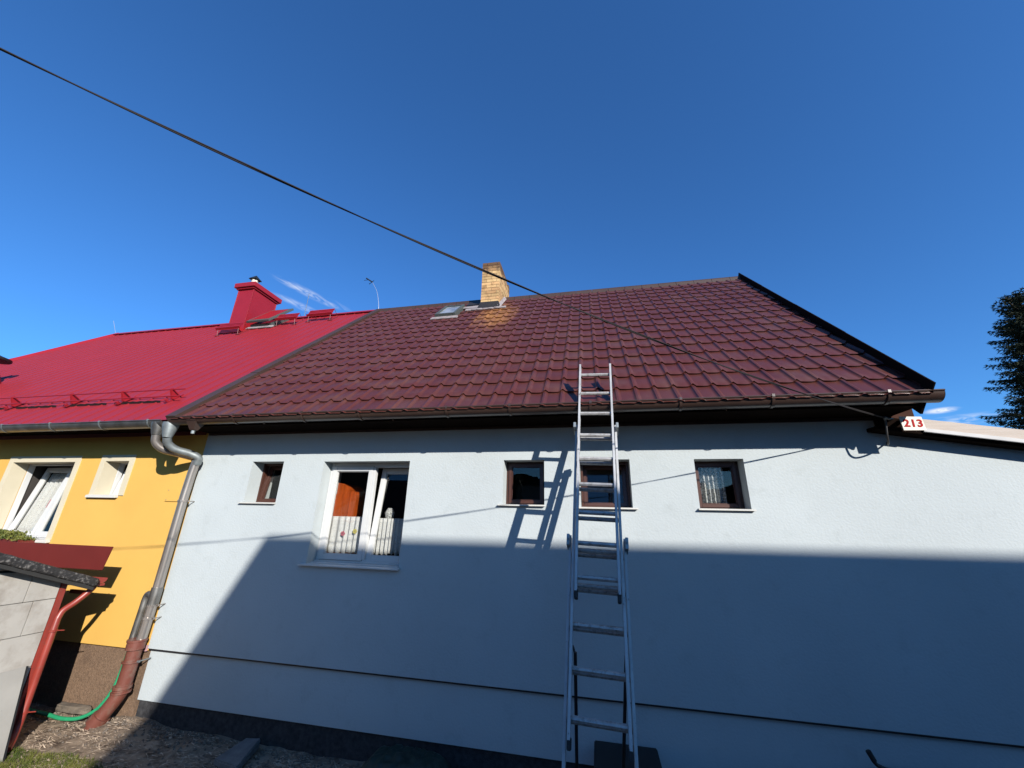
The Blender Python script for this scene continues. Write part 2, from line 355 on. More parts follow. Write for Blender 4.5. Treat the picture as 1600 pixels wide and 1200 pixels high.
def wall_holes(x0, x1, z0, z1, y0, y1, holes):
    """front wall slab between y0 (outside) and y1 (inside) with rectangular holes and their reveals"""
    mb = MB(); xs = sorted({x0, x1, *[h[0] for h in holes], *[h[1] for h in holes]}); zs = sorted({z0, z1, *[h[2] for h in holes], *[h[3] for h in holes]})
    for i in range(len(xs)-1):
        for j in range(len(zs)-1):
            cx, cz = (xs[i]+xs[i+1])/2, (zs[j]+zs[j+1])/2
            if any(h[0] < cx < h[1] and h[2] < cz < h[3] for h in holes): continue
            a, b, c, d = xs[i], xs[i+1], zs[j], zs[j+1]
            mb.quad((a, y0, c), (b, y0, c), (b, y0, d), (a, y0, d)); mb.quad((b, y1, c), (a, y1, c), (a, y1, d), (b, y1, d))
    for a, b, c, d in holes:
        mb.quad((a, y0, c), (a, y0, d), (a, y1, d), (a, y1, c)); mb.quad((b, y0, d), (b, y0, c), (b, y1, c), (b, y1, d))
        mb.quad((a, y0, d), (b, y0, d), (b, y1, d), (a, y1, d)); mb.quad((b, y0, c), (a, y0, c), (a, y1, c), (b, y1, c))
    mb.quad((x0, y0, z0), (x0, y0, z1), (x0, y1, z1), (x0, y1, z0)); mb.quad((x1, y0, z1), (x1, y0, z0), (x1, y1, z0), (x1, y1, z1))
    mb.quad((x0, y0, z1), (x1, y0, z1), (x1, y1, z1), (x0, y1, z1)); mb.quad((x1, y0, z0), (x0, y0, z0), (x0, y1, z0), (x1, y1, z0))
    return mb

# ------------------------------------------------------------------ ground
GZ = -2.22
def gz(x, y):
    base = -2.21 - 0.022*max(0, min(6, x+5.2))
    if y < 2.6: base += 0.5*min(1, (2.6-y)/2.2)**1.3
    near = max(0.0, 1-((x+4)/9)**2) * (1 if -1 < y < 4.6 else 0)
    n = noise.noise(Vector((x*1.3, y*1.7, 0)))*0.05 + noise.noise(Vector((x*5, y*5, 3)))*0.022 + noise.noise(Vector((x*14, y*14, 5)))*0.009
    return base + n*max(0.15, near)
xs = [-400, -200, -100, -50, -30, -20, -14] + [-10+0.06*i for i in range(200)] + [2+0.3*i for i in range(27)] + [14, 20, 30, 50, 100, 200, 400]
ys = [-400, -200, -100, -50, -30, -20, -12, -8, -5, -3, -1, 0, 1, 1.6, 2] + [2.4+0.06*i for i in range(40)] + [5, 6, 8, 12, 20, 30, 60, 100, 200, 400]
mb = MB(); mb.v = [(x, y, gz(x, y)) for y in ys for x in xs]
nx = len(xs); mb.f = [(j*nx+i, j*nx+i+1, (j+1)*nx+i+1, (j+1)*nx+i) for j in range(len(ys)-1) for i in range(nx-1)]
tag(mb.build('ground', M['ground'], smooth=80), kind='structure')

# ------------------------------------------------------------------ blue house
WY = 4.40
house = empty('blue_house', (-5.25, WY, GZ), 'light blue stucco house with maroon metal tile roof and five windows', 'house')
W1 = (-4.41, -3.935, 0.14, 0.655); WB = (-3.345, -2.175, -0.53, 0.65); W3 = (-1.015, -0.55, 0.165, 0.652)
W4 = (-0.16, 0.372, 0.15, 0.652); W5 = (1.02, 1.49, 0.155, 0.65)
holes = [W1, WB, W3, W4, W5]
wall_holes(-5.25, 3.0, -1.52, 1.10, WY, WY+0.40, holes).build('wall', M['blue'], house)
def slope_top(x): return 0.985 - 0.165*(x-3.0)
mb = MB()
for (ya, za) in ((WY, -1.52),):
    mb.hexa([(3.0, ya, za), (8.5, ya, za), (8.5, 10, za), (3.0, 10, za)], [(3.0, ya, slope_top(3.0)), (8.5, ya, slope_top(8.5)), (8.5, 10, slope_top(8.5)), (3.0, 10, slope_top(3.0))])
mb.build('annex_wall', M['blue'], house)
MB().box(-5.24, 8.48, WY+0.038, WY+0.42, -2.03, -1.52).build('lower_wall', M['blue'], house)
MB().box(-5.245, 8.49, WY+0.010, WY+0.0375, -1.538, -1.5205).build('step_shade_strip', M['black_plastic'], house)  # black strip painting the dark shaded groove along the wall step
MB().box(-5.23, 8.46, WY+0.062, WY+0.42, -2.9, -2.03).build('plinth', M['dark_plinth'], house)
mb = MB(); mb.box(2.7, 3.0, WY+0.4, 11.5, -2.4, 1.10); mb.box(-5.25, 3.0, 11.5, 11.8, -2.4, 1.10)
mb.add([(2.98, WY, 1.1), (2.98, 11.8, 1.1), (2.98, 7.95, 4.92)], [(0, 1, 2)]); mb.add([(-5.2, WY, 1.1), (-5.2, 7.95, 4.92), (-5.2, 11.8, 1.1)], [(0, 1, 2)])
mb.build('side_and_rear_wall', M['blue'], house)
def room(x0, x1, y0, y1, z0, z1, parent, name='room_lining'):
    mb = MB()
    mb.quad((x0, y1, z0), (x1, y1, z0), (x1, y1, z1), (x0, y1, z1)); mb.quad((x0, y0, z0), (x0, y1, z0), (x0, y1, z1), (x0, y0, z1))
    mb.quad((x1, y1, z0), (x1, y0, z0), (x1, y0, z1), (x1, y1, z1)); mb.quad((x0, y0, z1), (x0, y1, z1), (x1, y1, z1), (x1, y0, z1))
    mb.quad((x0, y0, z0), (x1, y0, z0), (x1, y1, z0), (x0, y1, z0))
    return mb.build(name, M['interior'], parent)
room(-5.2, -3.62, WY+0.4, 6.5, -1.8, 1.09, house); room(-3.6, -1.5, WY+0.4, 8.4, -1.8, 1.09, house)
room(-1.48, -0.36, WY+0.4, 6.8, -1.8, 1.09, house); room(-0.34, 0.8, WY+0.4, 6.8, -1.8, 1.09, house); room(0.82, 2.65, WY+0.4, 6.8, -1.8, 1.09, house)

EA = Vector((3.87, 1.13)); EB = Vector((7.95, 5.0)); RL = (EB-EA).length; RD = (EB-EA)/RL; RN = Vector((-RD.y, RD.x))
def rp(x, s, h=0.0):      # point on the front roof slope: x along the eave, s up the slope, h above the sheet
    return (x, EA.x+RD.x*s+RN.x*h, EA.y+RD.y*s+RN.y*h)
def xr(s): return 2.86 + 0.36*max(0, s)/RL
XL = -5.22
def tile_roof():
    pitch = 0.1905; rows = []; s0 = 0.285; ds = 0.3275
    us = []; k0 = int((XL-0.1)/pitch)-1; k = k0
    fr = (0, .05, .09, .13, .165, .195, .22, .24, .26, .285, .32, .42, .58, .76, .9)
    while k*pitch < 3.3:
        for t in fr: us.append((k+t)*pitch)
        k += 1
    ph = 0.034
    def wave(x):
        t = ((x-ph)/pitch) % 1.0
        rib = math.exp(-((t-0.22)/(0.115 if t < 0.22 else 0.036))**2) * 0.028
        pan = 0.004*math.sin(math.pi*(t-0.30)/0.70) if t > 0.30 else 0
        return rib + pan
    def bow(x):
        t = ((x-ph)/pitch) % 1.0; u = (t-0.225) % 1.0
        return 0.046*(1-math.sin(math.pi*u)**0.6)
    srows = []                         # (s, bowfactor, height)
    K = 18
    mbt = MB(); grid = []
    base = -0.07
    srows.append((-0.05, 0, 0.018))
    for i in range(K):
        se = s0+ds*i
        if se > RL-0.02: break
        srows += [(se-0.016, 1, 0.003), (se+0.010, 1, -0.004), (se, 1, 0.016), (se+0.008, 1, 0.019), (se+0.15, .5, 0.011)]
    srows.append((RL-0.01, 0, 0.004))
    for s, bf, h in srows:
        row = []
        for x in us:
            ss = min(max(s + bf*bow(x), -0.05), RL)
            x2 = min(max(x, XL), xr(ss))
            row.append(rp(x2, ss, h+wave(x)))
        grid.append(row)
    n = len(us); mbt.v = [p for r in grid for p in r]
    for j in range(len(grid)-1):
        for i in range(n-1):
            a, b, c, d = j*n+i, j*n+i+1, (j+1)*n+i+1, (j+1)*n+i
            if abs(mbt.v[a][0]-mbt.v[b][0]) < 1e-6 and abs(mbt.v[c][0]-mbt.v[d][0]) < 1e-6: continue
            mbt.f.append((a, b, c, d))
    return mbt
roof = tile_roof().build('roof', M['tiles'], house, smooth=33)
mb = MB(); mb.hexa([(XL, 7.93, 4.90), (3.2, 7.93, 4.90), (3.2, 12.1, 0.95), (XL, 12.1, 0.95)], [(XL, 7.97, 4.985), (3.2, 7.97, 4.985), (3.2, 12.15, 1.03), (XL, 12.15, 1.03)])
mb.build('rear_roof', M['tiles'], house)
mb = MB(); mb.hexa([rp(XL, .12, -.06), rp(xr(0), .12, -.06), rp(xr(RL), RL-.05, -.06), rp(XL, RL-.05, -.06)], [rp(XL, .12, -.03), rp(xr(0), .12, -.03), rp(xr(RL), RL-.05, -.03), rp(XL, RL-.05, -.03)])
mb.build('roof_underlay', M['soffit'], house)
mb = MB()   # ridge cap of half-round sections
x = XL-0.05
while x < 3.15:
    x1 = min(x+0.36, 3.22)
    prof = [(7.95+0.085*math.cos(a), 4.985+0.062*math.sin(a)) for a in [math.pi*k/8 for k in range(9)]]
    prof = [(7.95+(p[0]-7.95)*(1.0), p[1]) for p in prof] + [(7.865, 4.93), (8.035, 4.93)]
    mb.sweep(prof[:9]+[(7.84, 4.90), (8.06, 4.90)], x, x1-0.006, closed=True); x = x1
mb.build('ridge_cap', M['flash_brown'], house, smooth=40)
# verge flashings
def verge(name, xa, xb, hh, s_top, m, slope_fn=None):
    f = slope_fn or (lambda s: 0)
    mb = MB(); n = 4
    for i in range(n):
        s1, s2 = -0.03+(s_top+.03)*i/n, -0.03+(s_top+.03)*(i+1)/n-0.004
        h2 = hh + 0.003*(i % 2)
        mb.hexa([rp(xa+f(s1), s1, -.05), rp(xb+f(s1), s1, -.05), rp(xb+f(s2), s2, -.05), rp(xa+f(s2), s2, -.05)],
                [rp(xa+f(s1), s1, h2), rp(xb+f(s1), s1, h2), rp(xb+f(s2), s2, h2), rp(xa+f(s2), s2, h2)])
    return mb.build(name, m, house)
verge('verge_flashing', -5.30, -5.145, 0.055, RL+0.02, M['flash_brown'])
verge('verge_flashing', 0.0, 0.012, 0.108, RL+0.10, M['flash_shaded'], lambda s: xr(s))
mb = MB(); mb.hexa([rp(xr(0)-.02, -.02, -.20), rp(xr(0)+.0, -.02, -.20), rp(xr(RL)+.0, RL+.05, -.20), rp(xr(RL)-.02, RL+.05, -.20)],
                   [rp(xr(0)-.02, -.02, -.062), rp(xr(0)+.0, -.02, -.062), rp(xr(RL)+.0, RL+.05, -.062), rp(xr(RL)-.02, RL+.05, -.062)])
mb.build('barge_board', M['soffit'], house)
# soffit and wall trim
mb = MB(); mb.box(-5.22, 2.86, 4.0, WY+0.02, 1.045, 1.075); mb.box(-5.22, 2.86, 3.985, 4.0, 1.045, 1.22)
mb.build('soffit', M['soffit'], house)
MB().box(-5.22, 2.90, WY-0.022, WY-0.001, 1.015, 1.0445).build('soffit_trim', M['gutter_brown'], house)
mb = MB(); mb.box(2.84, 3.03, 4.335, WY+.05, .965, 1.22); mb.build('eave_box_end', M['box_brown'], house)

def gutter(parent, x0, x1, yc, zc, r, m, name='gutter'):
    prof = []
    for k in range(13):
        a = math.pi + math.pi*k/12
        prof.append((yc+r*math.cos(a), zc+r*math.sin(a)))
    inner = [(yc+(p[0]-yc)*0.955, zc+(p[1]-zc)*0.955) for p in reversed(prof)]
    mb = MB(); mb.sweep(prof+inner, x0, x1, closed=True)
    bead = [(yc-r-0.002+0.009*math.cos(a), zc+0.004+0.009*math.sin(a)) for a in [2*math.pi*k/8 for k in range(8)]]
    mb.sweep(list(reversed(bead)), x0, x1, closed=True)
    for xe in (x0, x1):
        fan = [(xe, p[0], p[1]) for p in prof]; o = len(mb.v)
        mb.v += fan + [(xe+(0.003 if xe == x1 else -0.003), p[1], p[2]) for p in fan]
        mb.f.append(tuple(o+k for k in range(13))); mb.f.append(tuple(o+25-k for k in range(13)))
    return mb.build(name, m, parent, smooth=35)
def bracket(parent, x, yc, zc, r, m, w=0.012):
    prof = [(yc+(r+0.004)*math.cos(math.pi+math.pi*k/12), zc+(r+0.004)*math.sin(math.pi+math.pi*k/12)) for k in range(13)]
    out = [(yc+(p[0]-yc)*1.05, zc+(p[1]-zc)*1.05) for p in reversed(prof)]
    mb = MB(); mb.sweep(prof+out, x-w, x+w, closed=True)
    mb.box(x-w, x+w, yc-r-0.013, yc-r+0.004, zc-0.006, zc+0.02)
    return mb.build('gutter_bracket', m, parent, smooth=40)
GY, GZ0, GR = 3.915, 1.135, 0.084
gt = gutter(house, -5.28, 2.955, GY, GZ0, GR, M['gutter_brown'])
for x in (-4.29, -3.33, -2.59, -1.54, -0.84, -0.01, 0.84, 1.64, 2.55): bracket(gt, x, GY, GZ0, GR, M['gutter_brown'])
for x in (-3.9, -2.2, -.2, 1.25): MB().tube([(x, GY, GZ0-GR-.002), (x+.004, GY, GZ0-GR-.018)], [.006, .002], 6).build('drip_stud', M['gutter_brown'], gt)
# brown hopper below the left gutter end
mb = MB(); mb.hexa([(-4.945, 3.88, 0.975), (-4.885, 3.88, 0.975), (-4.885, 3.94, 0.975), (-4.945, 3.94, 0.975)], [(-4.99, 3.84, 1.085), (-4.84, 3.84, 1.085), (-4.84, 3.99, 1.085), (-4.99, 3.99, 1.085)])
mb.hexa([(-4.99, 3.84, 1.0852), (-4.84, 3.84, 1.0852), (-4.84, 3.99, 1.0852), (-4.99, 3.99, 1.0852)], [(-4.99, 3.82, 1.15), (-4.84, 3.82, 1.15), (-4.84, 3.99, 1.15), (-4.99, 3.99, 1.15)])
hp = mb.build('gutter_hopper', M['gutter_brown'], house, bevel=.006)
MB().tube([(-4.915, 3.91, .975), (-4.915, 3.91, .935)], .022, 12).build('outlet_stub', M['galv'], hp)

# ---- windows
def window(parent, hole, y, depth, fm, fw, sashes, sill=None, sillm=None, glass_recess=0.02, sash_w=0.05, pane_m=None, handle=False):
    x0, x1, z0, z1 = hole; yf = y+depth
    g = 0.0015
    mb = MB()
    mb.box(x0+g, x0+fw, yf, yf+0.07, z0+g, z1-g); mb.box(x1-fw, x1-g, yf, yf+0.07, z0+g, z1-g)
    mb.box(x0+fw, x1-fw, yf+.0005, yf+0.069, z1-fw, z1-g); mb.box(x0+fw, x1-fw, yf+.0005, yf+0.069, z0+g, z0+fw)
    fr = mb.build('window', fm, parent, bevel=0.004)
    for (a, b, tilt) in sashes:
        zb, zt = z0+fw*0.75, z1-fw*0.75; w = sash_w
        piv = Vector((0, yf+0.02, zb)); X = Matrix.Translation(piv) @ Matrix.Rotation(-R(tilt), 4, 'X') @ Matrix.Translation(-piv)
        ys0, ys1 = (yf-0.012, yf+0.045) if tilt == 0 else (yf+0.022, yf+0.075)
        mb = MB(); mb.box(a, a+w, ys0, ys1, zb, zt, X); mb.box(b-w, b, ys0, ys1, zb, zt, X)
        mb.box(a+w, b-w, ys0+.001, ys1-.001, zt-w, zt, X); mb.box(a+w, b-w, ys0+.001, ys1-.001, zb, zb+w, X)
        # glazing bead
        gb = 0.009
        for q in ((a+w, a+w+gb, zb+w, zt-w), (b-w-gb, b-w, zb+w, zt-w)): mb.box(q[0], q[1], ys0+.012, ys1-.012, q[2], q[3], X)
        for q in ((zb+w, zb+w+gb), (zt-w-gb, zt-w)): mb.box(a+w+gb, b-w-gb, ys0+.013, ys1-.013, q[0], q[1], X)
        mb.build('sash', fm, fr, bevel=0.003)
        if tilt == 0 or True:
            gk = MB(); e = .004; yg0, yg1 = ys0+.012, ys0+.03
            gk.box(a-e, a+.004, yg0, yg1, zb-e, zt+e, X); gk.box(b-.004, b+e, yg0, yg1, zb-e, zt+e, X); gk.box(a+.004, b-.004, yg0, yg1, zt-.004, zt+e, X); gk.box(a+.004, b-.004, yg0, yg1, zb-e, zb+.004, X)
            gk.build('seal', M['rubber'], fr)
        mp = MB(); ym = (ys0+ys1)/2; mp.box(a+w, b-w, ym-.004, ym+.004, zb+w, zt-w, X)
        mp.build('pane', pane_m or M['glass'], fr)
    if sill:
        sx0, sx1, proj, th = sill
        mb = MB(); mb.hexa([(x0-sx0, y-proj, z0-th), (x1+sx1, y-proj, z0-th), (x1+sx1, y-.001, z0-th+.004), (x0-sx0, y-.001, z0-th+.004)],
                           [(x0-sx0, y-proj, z0-.004), (x1+sx1, y-proj, z0-.004), (x1+sx1, y-.001, z0+.004), (x0-sx0, y-.001, z0+.004)])
        mb.hexa([(x0+g, y, z0-.012), (x1-g, y, z0-.012), (x1-g, yf+.03, z0-.012), (x0+g, yf+.03, z0-.012)], [(x0+g, y, z0+.004), (x1-g, y, z0+.004), (x1-g, yf+.03, z0+.012), (x0+g, yf+.03, z0+.012)])
        mb.build('sill', sillm, fr, bevel=.003)
        if x1-x0 > 1: MB().box(x0+.01, x1-.01, yf-.045, yf-.001, z0+.014, z0+.034).hexa([(x0+.02, y+.03, z0+.0045), (x1-.02, y+.03, z0+.0045), (x1-.02, y+.075, z0+.0045), (x0+.02, y+.075, z0+.0045)], [(x0+.02, y+.03, z0+.013), (x1-.02, y+.03, z0+.013), (x1-.02, y+.075, z0+.018), (x0+.02, y+.075, z0+.018)]).build('drip_ledge', fm, fr, bevel=.002)
    return fr
w1 = window(house, W1, WY, 0.19, M['brown_frame'], .028, [(W1[0]+.02, W1[1]-.02, 9)], (0.045, 0.01, .038, .014), M['sill'], sash_w=.034)
wb = window(house, WB, WY, 0.16, M['white'], .055, [(WB[0]+.04, -2.735, 0), (-2.70, WB[1]-.04, 7)], (0.075, 0.02, .05, .018), M['white'], sash_w=.06)
MB().box(-2.735, -2.70, WY+.152, WY+.21, WB[2]+.055, WB[3]-.055).build('mullion', M['white'], wb, bevel=.003)
w3 = window(house, W3, WY, 0.17, M['brown_frame'], .028, [(W3[0]+.03, W3[1]-.03, 0)], (0.05, 0.01, .038, .015), M['sill'], sash_w=.034)
w4 = window(house, W4, WY, 0.17, M['brown_frame'], .028, [(W4[0]+.03, W4[1]-.03, 10)], (0.04, 0.05, .038, .015), M['sill'], sash_w=.034)
w5 = window(house, W5, WY, 0.175, M['brown_frame'], .028, [(W5[0]+.03, W5[1]-.03, 0)], (0.02, 0.03, .038, .015), M['sill'], sash_w=.034)

# ---- brick chimney, part of the blue house
def brick_stack(x0, x1, y0, y1, z0, z1):
    mb = MB(); tones = []
    bh, mj = 0.067, 0.009; z = z0; c = 0
    while z < z1-0.03:
        L = 0.235; off = (c % 2)*L/2
        for side in range(4):
            a0, a1 = (x0, x1) if side in (0, 2) else (y0+0.11, y1-0.11)
            p = a0-off
            while p < a1-0.01:
                q0, q1 = max(p, a0), min(p+L-mj, a1)
                if q1-q0 > 0.02:
                    if z > z1-0.2 and random.random() < 0.10: p += L; continue
                    j = random.uniform(-.003, .003); t = random.uniform(.68, 1.12); t2 = random.uniform(.9, 1.05)
                    zz = z+random.uniform(-.002, .002)
                    if side == 0: bx = (q0, q1, y0+j, y0+.10, zz, zz+bh)
                    elif side == 2: bx = (q0, q1, y1-.10, y1+j, zz, zz+bh)
                    elif side == 1: bx = (x1-.10, x1+j, q0, q1, zz, zz+bh)
                    else: bx = (x0+j, x0+.10, q0, q1, zz, zz+bh)
                    mb.box(*bx); tones += [(t, t*t2, t*t2, 1)]*8
                p += L
        z += bh+mj; c += 1
    return mb, tones
bx0, bx1, by0, by1, bz1 = -2.34, -1.93, 7.36, 8.42, 5.64
mb, tones = brick_stack(bx0, bx1, by0, by1, 4.30, bz1)
ch = mb.build('chimney', M['brick'], house)
ca = ch.data.color_attributes.new('tone', 'FLOAT_COLOR', 'POINT')
for i, t in enumerate(tones): ca.data[i].color = t
MB().box(bx0+.008, bx1-.008, by0+.008, by1-.008, 4.28, bz1-.05).build('mortar_core', M['mortar'], ch)
mb = MB()
sA = (by0-EA.x)/RD.x
mb.hexa([rp(bx0-.05, sA-.16, .01), rp(bx1+.06, sA-.16, .01), rp(bx1+.06, sA+.02, .01), rp(bx0-.05, sA+.02, .01)],
        [rp(bx0-.05, sA-.15, .045), rp(bx1+.06, sA-.15, .045), (bx1+.005, by0-.012, 4.62), (bx0-.005, by0-.012, 4.62)])
mb.build('chimney_flashing', M['tar'], ch, bevel=.006)
mb = MB()
mb.hexa([rp(bx1+.01, sA-.10, .03), rp(bx1+.07, sA-.12, .03), rp(bx1+.07, RL-.04, .03), rp(bx1+.01, RL-.04, .03)],
        [rp(bx1+.006, sA-.06, .09), rp(bx1+.05, sA-.10, .045), rp(bx1+.05, RL-.04, .045), rp(bx1+.006, RL-.04, .09)])
mb.build('side_flashing', M['lead'], ch, bevel=.005)
mb = MB()
for k in range(7):
    x = bx0-.30+.13*k; mb.hexa([rp(x, sA-.20+.02*(k % 2), .028), rp(x+.135, sA-.20, .028), rp(x+.135, sA-.10, .028), rp(x, sA-.10, .028)],
        [rp(x, sA-.20+.02*(k % 2), .050+.006*(k % 3)), rp(x+.135, sA-.20, .048), rp(x+.135, sA-.08, .055), rp(x, sA-.08, .055)])
mb.hexa([rp(bx0-.55, sA+.05, .03), rp(bx0-.02, sA-.08, .03), rp(bx0-.02, sA+.12, .03), rp(bx0-.50, sA+.16, .03)],
        [rp(bx0-.55, sA+.05, .05), rp(bx0-.02, sA-.08, .06), rp(bx0-.02, sA+.12, .07), rp(bx0-.50, sA+.16, .05)])
mb.build('lead_apron', M['lead'], ch, bevel=.004)
mb = MB(); mb.hexa([rp(bx0-.42, sA+.30, .03), rp(bx0-.02, sA+.12, .03), rp(bx0-.02, RL-.06, .03), rp(bx0-.42, RL-.06, .03)],
                   [rp(bx0-.40, sA+.30, .05), rp(bx0-.02, sA+.12, .09), rp(bx0-.02, RL-.06, .07), rp(bx0-.42, RL-.06, .05)])
mb.build('tar_patch', M['tar'], ch, bevel=.01)

# ---- skylight in the tiled roof
def skylight(parent, x0, x1, s0, s1, m, skew=0.0, lift=0.0, h=0.075, name='skylight'):
    def q(x, s, hh): return rp(x+skew*(s-s0), s, hh)
    mb = MB(); w = .055
    def bar(a, b, c, d, h0, h1): mb.hexa([q(a, c, h0), q(b, c, h0), q(b, d, h0), q(a, d, h0)], [q(a, c, h1), q(b, c, h1), q(b, d, h1), q(a, d, h1)])
    bar(x0, x0+w, s0, s1, -.01, h); bar(x1-w, x1, s0, s1, -.01, h); bar(x0+w, x1-w, s0+.001, s0+w, -.01, h-.001); bar(x0+w, x1-w, s1-w, s1-.001, -.01, h-.001)
    fr = mb.build(name, m, parent, bevel=.005)
    mb = MB(); mb.hexa([q(x0+w, s0+w, h-.035), q(x1-w, s0+w, h-.035), q(x1-w, s1-w, h-.035), q(x0+w, s1-w, h-.035)], [q(x0+w, s0+w, h-.025), q(x1-w, s0+w, h-.025), q(x1-w, s1-w, h-.025), q(x0+w, s1-w, h-.025)])
    mb.build('pane', M['sky_pane'], fr)
    mb = MB(); mb.hexa([q(x0-.08, s0-.10, .02), q(x1+.06, s0-.11, .02), q(x1+.06, s0-.001, .02), q(x0-.08, s0-.001, .02)], [q(x0-.08, s0-.10, .035), q(x1+.06, s0-.11, .035), q(x1+.05, s0-.001, .05), q(x0-.06, s0-.001, .05)])
    mb.build('apron', M['lead'], fr)
    return fr
skylight(house, -3.20, -2.74, 4.22, 5.00, M['skyframe'], h=.11)

# ---- annex roof on the right
mb = MB()
def ax_(x, y0, y1, dz0, dz1, m, name, xa=2.97, xb=8.9):
    def z(x): return 0.984-0.164*(x-3.02)
    mb = MB(); mb.hexa([(xa, y0, z(xa)+dz0), (xb, y0, z(xb)+dz0), (xb, y1, z(xb)+dz0), (xa, y1, z(xa)+dz0)], [(xa, y0, z(xa)+dz1), (xb, y0, z(xb)+dz1), (xb, y1, z(xb)+dz1), (xa, y1, z(xa)+dz1)])
    return mb.build(name, m, house, bevel=.003)
ax_(0, 4.24, 4.27, -.097, 0, M['wood'], 'fascia_board', xa=2.99)
ax_(0, 4.225, 4.2395, -.128, -.092, M['grey_sheet'], 'drip_flashing', xa=2.99)
ax_(0, 4.271, WY-.001, -.15, -.115, M['soffit'], 'annex_soffit', xa=2.64)
ax_(0, 4.242, 4.2705, -.15, -.02, M['soffit'], 'annex_end_board', xa=2.64, xb=2.989)
ax_(0, 4.271, 10.3, -.10, -.002, M['grey_sheet'], 'annex_roof', xa=3.005)

# ------------------------------------------------------------------ yellow house
yel = empty('yellow_house', (-11, WY+.01, GZ), 'yellow stucco house with bright red standing seam roof', 'house')
YB = (-8.776, -7.505, -.40, .672); YS = (-6.94, -6.493, .208, .680); YC = (-11.6, -10.4, -.40, .672)
YW = WY+.012
wall_holes(-15.2, -5.251, -1.545, 1.15, YW, YW+.4, [YB, YS, YC]).build('wall', M['yellow'], yel)
MB().box(-15.18, -5.252, YW+.03, YW+.4, -2.9, -1.545).build('plinth', M['brown_plinth'], yel)
mb = MB(); mb.box(-15.2, -14.9, YW+.4, 11.5, -2.6, 1.15); mb.box(-15.2, -5.26, 11.5, 11.8, -2.6, 1.15); mb.build('side_and_rear_wall', M['yellow'], yel)
room(-12.5, -9.6, YW+.4, 8, -1.8, 1.1, yel); room(-9.5, -7.2, YW+.4, 7, -1.8, 1.1, yel); room(-7.18, -5.4, YW+.4, 7, -1.8, 1.1, yel)
def surround(hole, t, name='window_surround', sill=True):
    x0, x1, z0, z1 = hole; mb = MB(); ya, yb = YW-.014, YW-.0005
    mb.box(x0-t, x0, ya, yb, z0-.005, z1+t); mb.box(x1, x1+t, ya, yb, z0-.005, z1+t); mb.box(x0, x1, ya+.0006, yb, z1, z1+t)
    o = mb.build(name, M['cream'], yel)
    # lining of the reveal in the same cream paint
    mb = MB(); g = .004; yi = YW+.174
    mb.box(x0-.0, x0+g, ya+.001, yi, z0, z1-g); mb.box(x1-g, x1, ya+.001, yi, z0, z1-g); mb.box(x0, x1, ya+.002, yi, z1-g, z1); mb.box(x0+g, x1-g, ya+.02, yi, z0, z0+g)
    mb.build('reveal_lining', M['cream'], o)
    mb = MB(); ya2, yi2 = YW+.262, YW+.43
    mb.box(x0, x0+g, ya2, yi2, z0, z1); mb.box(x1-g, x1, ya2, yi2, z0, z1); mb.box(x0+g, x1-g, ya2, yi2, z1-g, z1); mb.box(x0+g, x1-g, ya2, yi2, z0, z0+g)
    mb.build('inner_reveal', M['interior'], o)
for h in (YB, YC): surround(h, .085)
surround(YS, .085)
window(yel, YB, YW, .18, M['white'], .025, [(YB[0]+.05, -8.16, 10), (-8.14, YB[1]-.03, 7)], (0.085, 0.085, .05, .04), M['sill'], sash_w=.065)
window(yel, YC, YW, .20, M['white'], .055, [(YC[0]+.04, -11.02, 0), (-10.98, YC[1]-.04, 0)], (0.085, 0.085, .05, .04), M['sill'])
window(yel, YS, YW, .175, M['white'], .018, [(YS[0]+.035, YS[1]-.02, 9)], (0.09, 0.0, .045, .04), M['sill'], sash_w=.04)
# red roof with standing seams
HX0, HX1 = -15.45, -13.87                     # hip line at eave and at ridge
def hipx(s): return HX0+(HX1-HX0)*s/RL
mb = MB()
mb.add([rp(HX0, -.03, 0), rp(-5.30, -.03, 0), rp(-5.30, RL, 0), rp(HX1, RL, 0)], [(0, 1, 2, 3)])
mb.add([rp(HX0, -.03, 0), rp(HX1, RL, 0), (-13.87, 7.97, 5.0), (-19, 7.97, 1.1), (-19, 4.0, 1.0)], [(0, 1, 2, 3, 4)])
mb.add([(HX1, 7.95, 5.0), (-5.30, 7.95, 5.0), (-5.30, 12.1, 1.0), (-17, 12.1, 1.0)], [(0, 1, 2, 3)])
k = 0
x = -5.62
while x > -15.4:
    sA = 0.0; sB = RL-.03
    if x < HX1: sB = max(0, (x-HX0)/(HX1-HX0)*RL-.05)
    if sB > .3:
        mb.hexa([rp(x-.005, sA, 0), rp(x+.005, sA, 0), rp(x+.005, sB, 0), rp(x-.005, sB, 0)], [rp(x-.003, sA, .013), rp(x+.003, sA, .013), rp(x+.003, sB, .013), rp(x-.003, sB, .013)])
    for dd in ():
        xx = x-dd; sC = RL-.05 if xx > HX1 else max(0, (xx-HX0)/(HX1-HX0)*RL-.05)
        if sC > .3: mb.hexa([rp(xx-.012, .02, 0), rp(xx+.012, .02, 0), rp(xx+.012, sC, 0), rp(xx-.012, sC, 0)], [rp(xx-.003, .02, .004), rp(xx+.003, .02, .004), rp(xx+.003, sC, .004), rp(xx-.003, sC, .004)])
    x -= 0.252
yroof = mb.build('roof', M['red_roof'], yel)
mb = MB()
x = -5.32
while x > HX1:
    x1 = max(x-.62, HX1); mb.hexa([(x1, 7.84, 4.955), (x-.008, 7.84, 4.955), (x-.008, 8.06, 4.955), (x1, 8.06, 4.955)], [(x1, 7.93, 5.045), (x-.008, 7.93, 5.045), (x-.008, 7.97, 5.045), (x1, 7.97, 5.045)]); x = x1
a, b = Vector(rp(HX0, -.03, .0)), Vector(rp(HX1, RL, .0)); sd = Vector((1, 0, 0))*.09
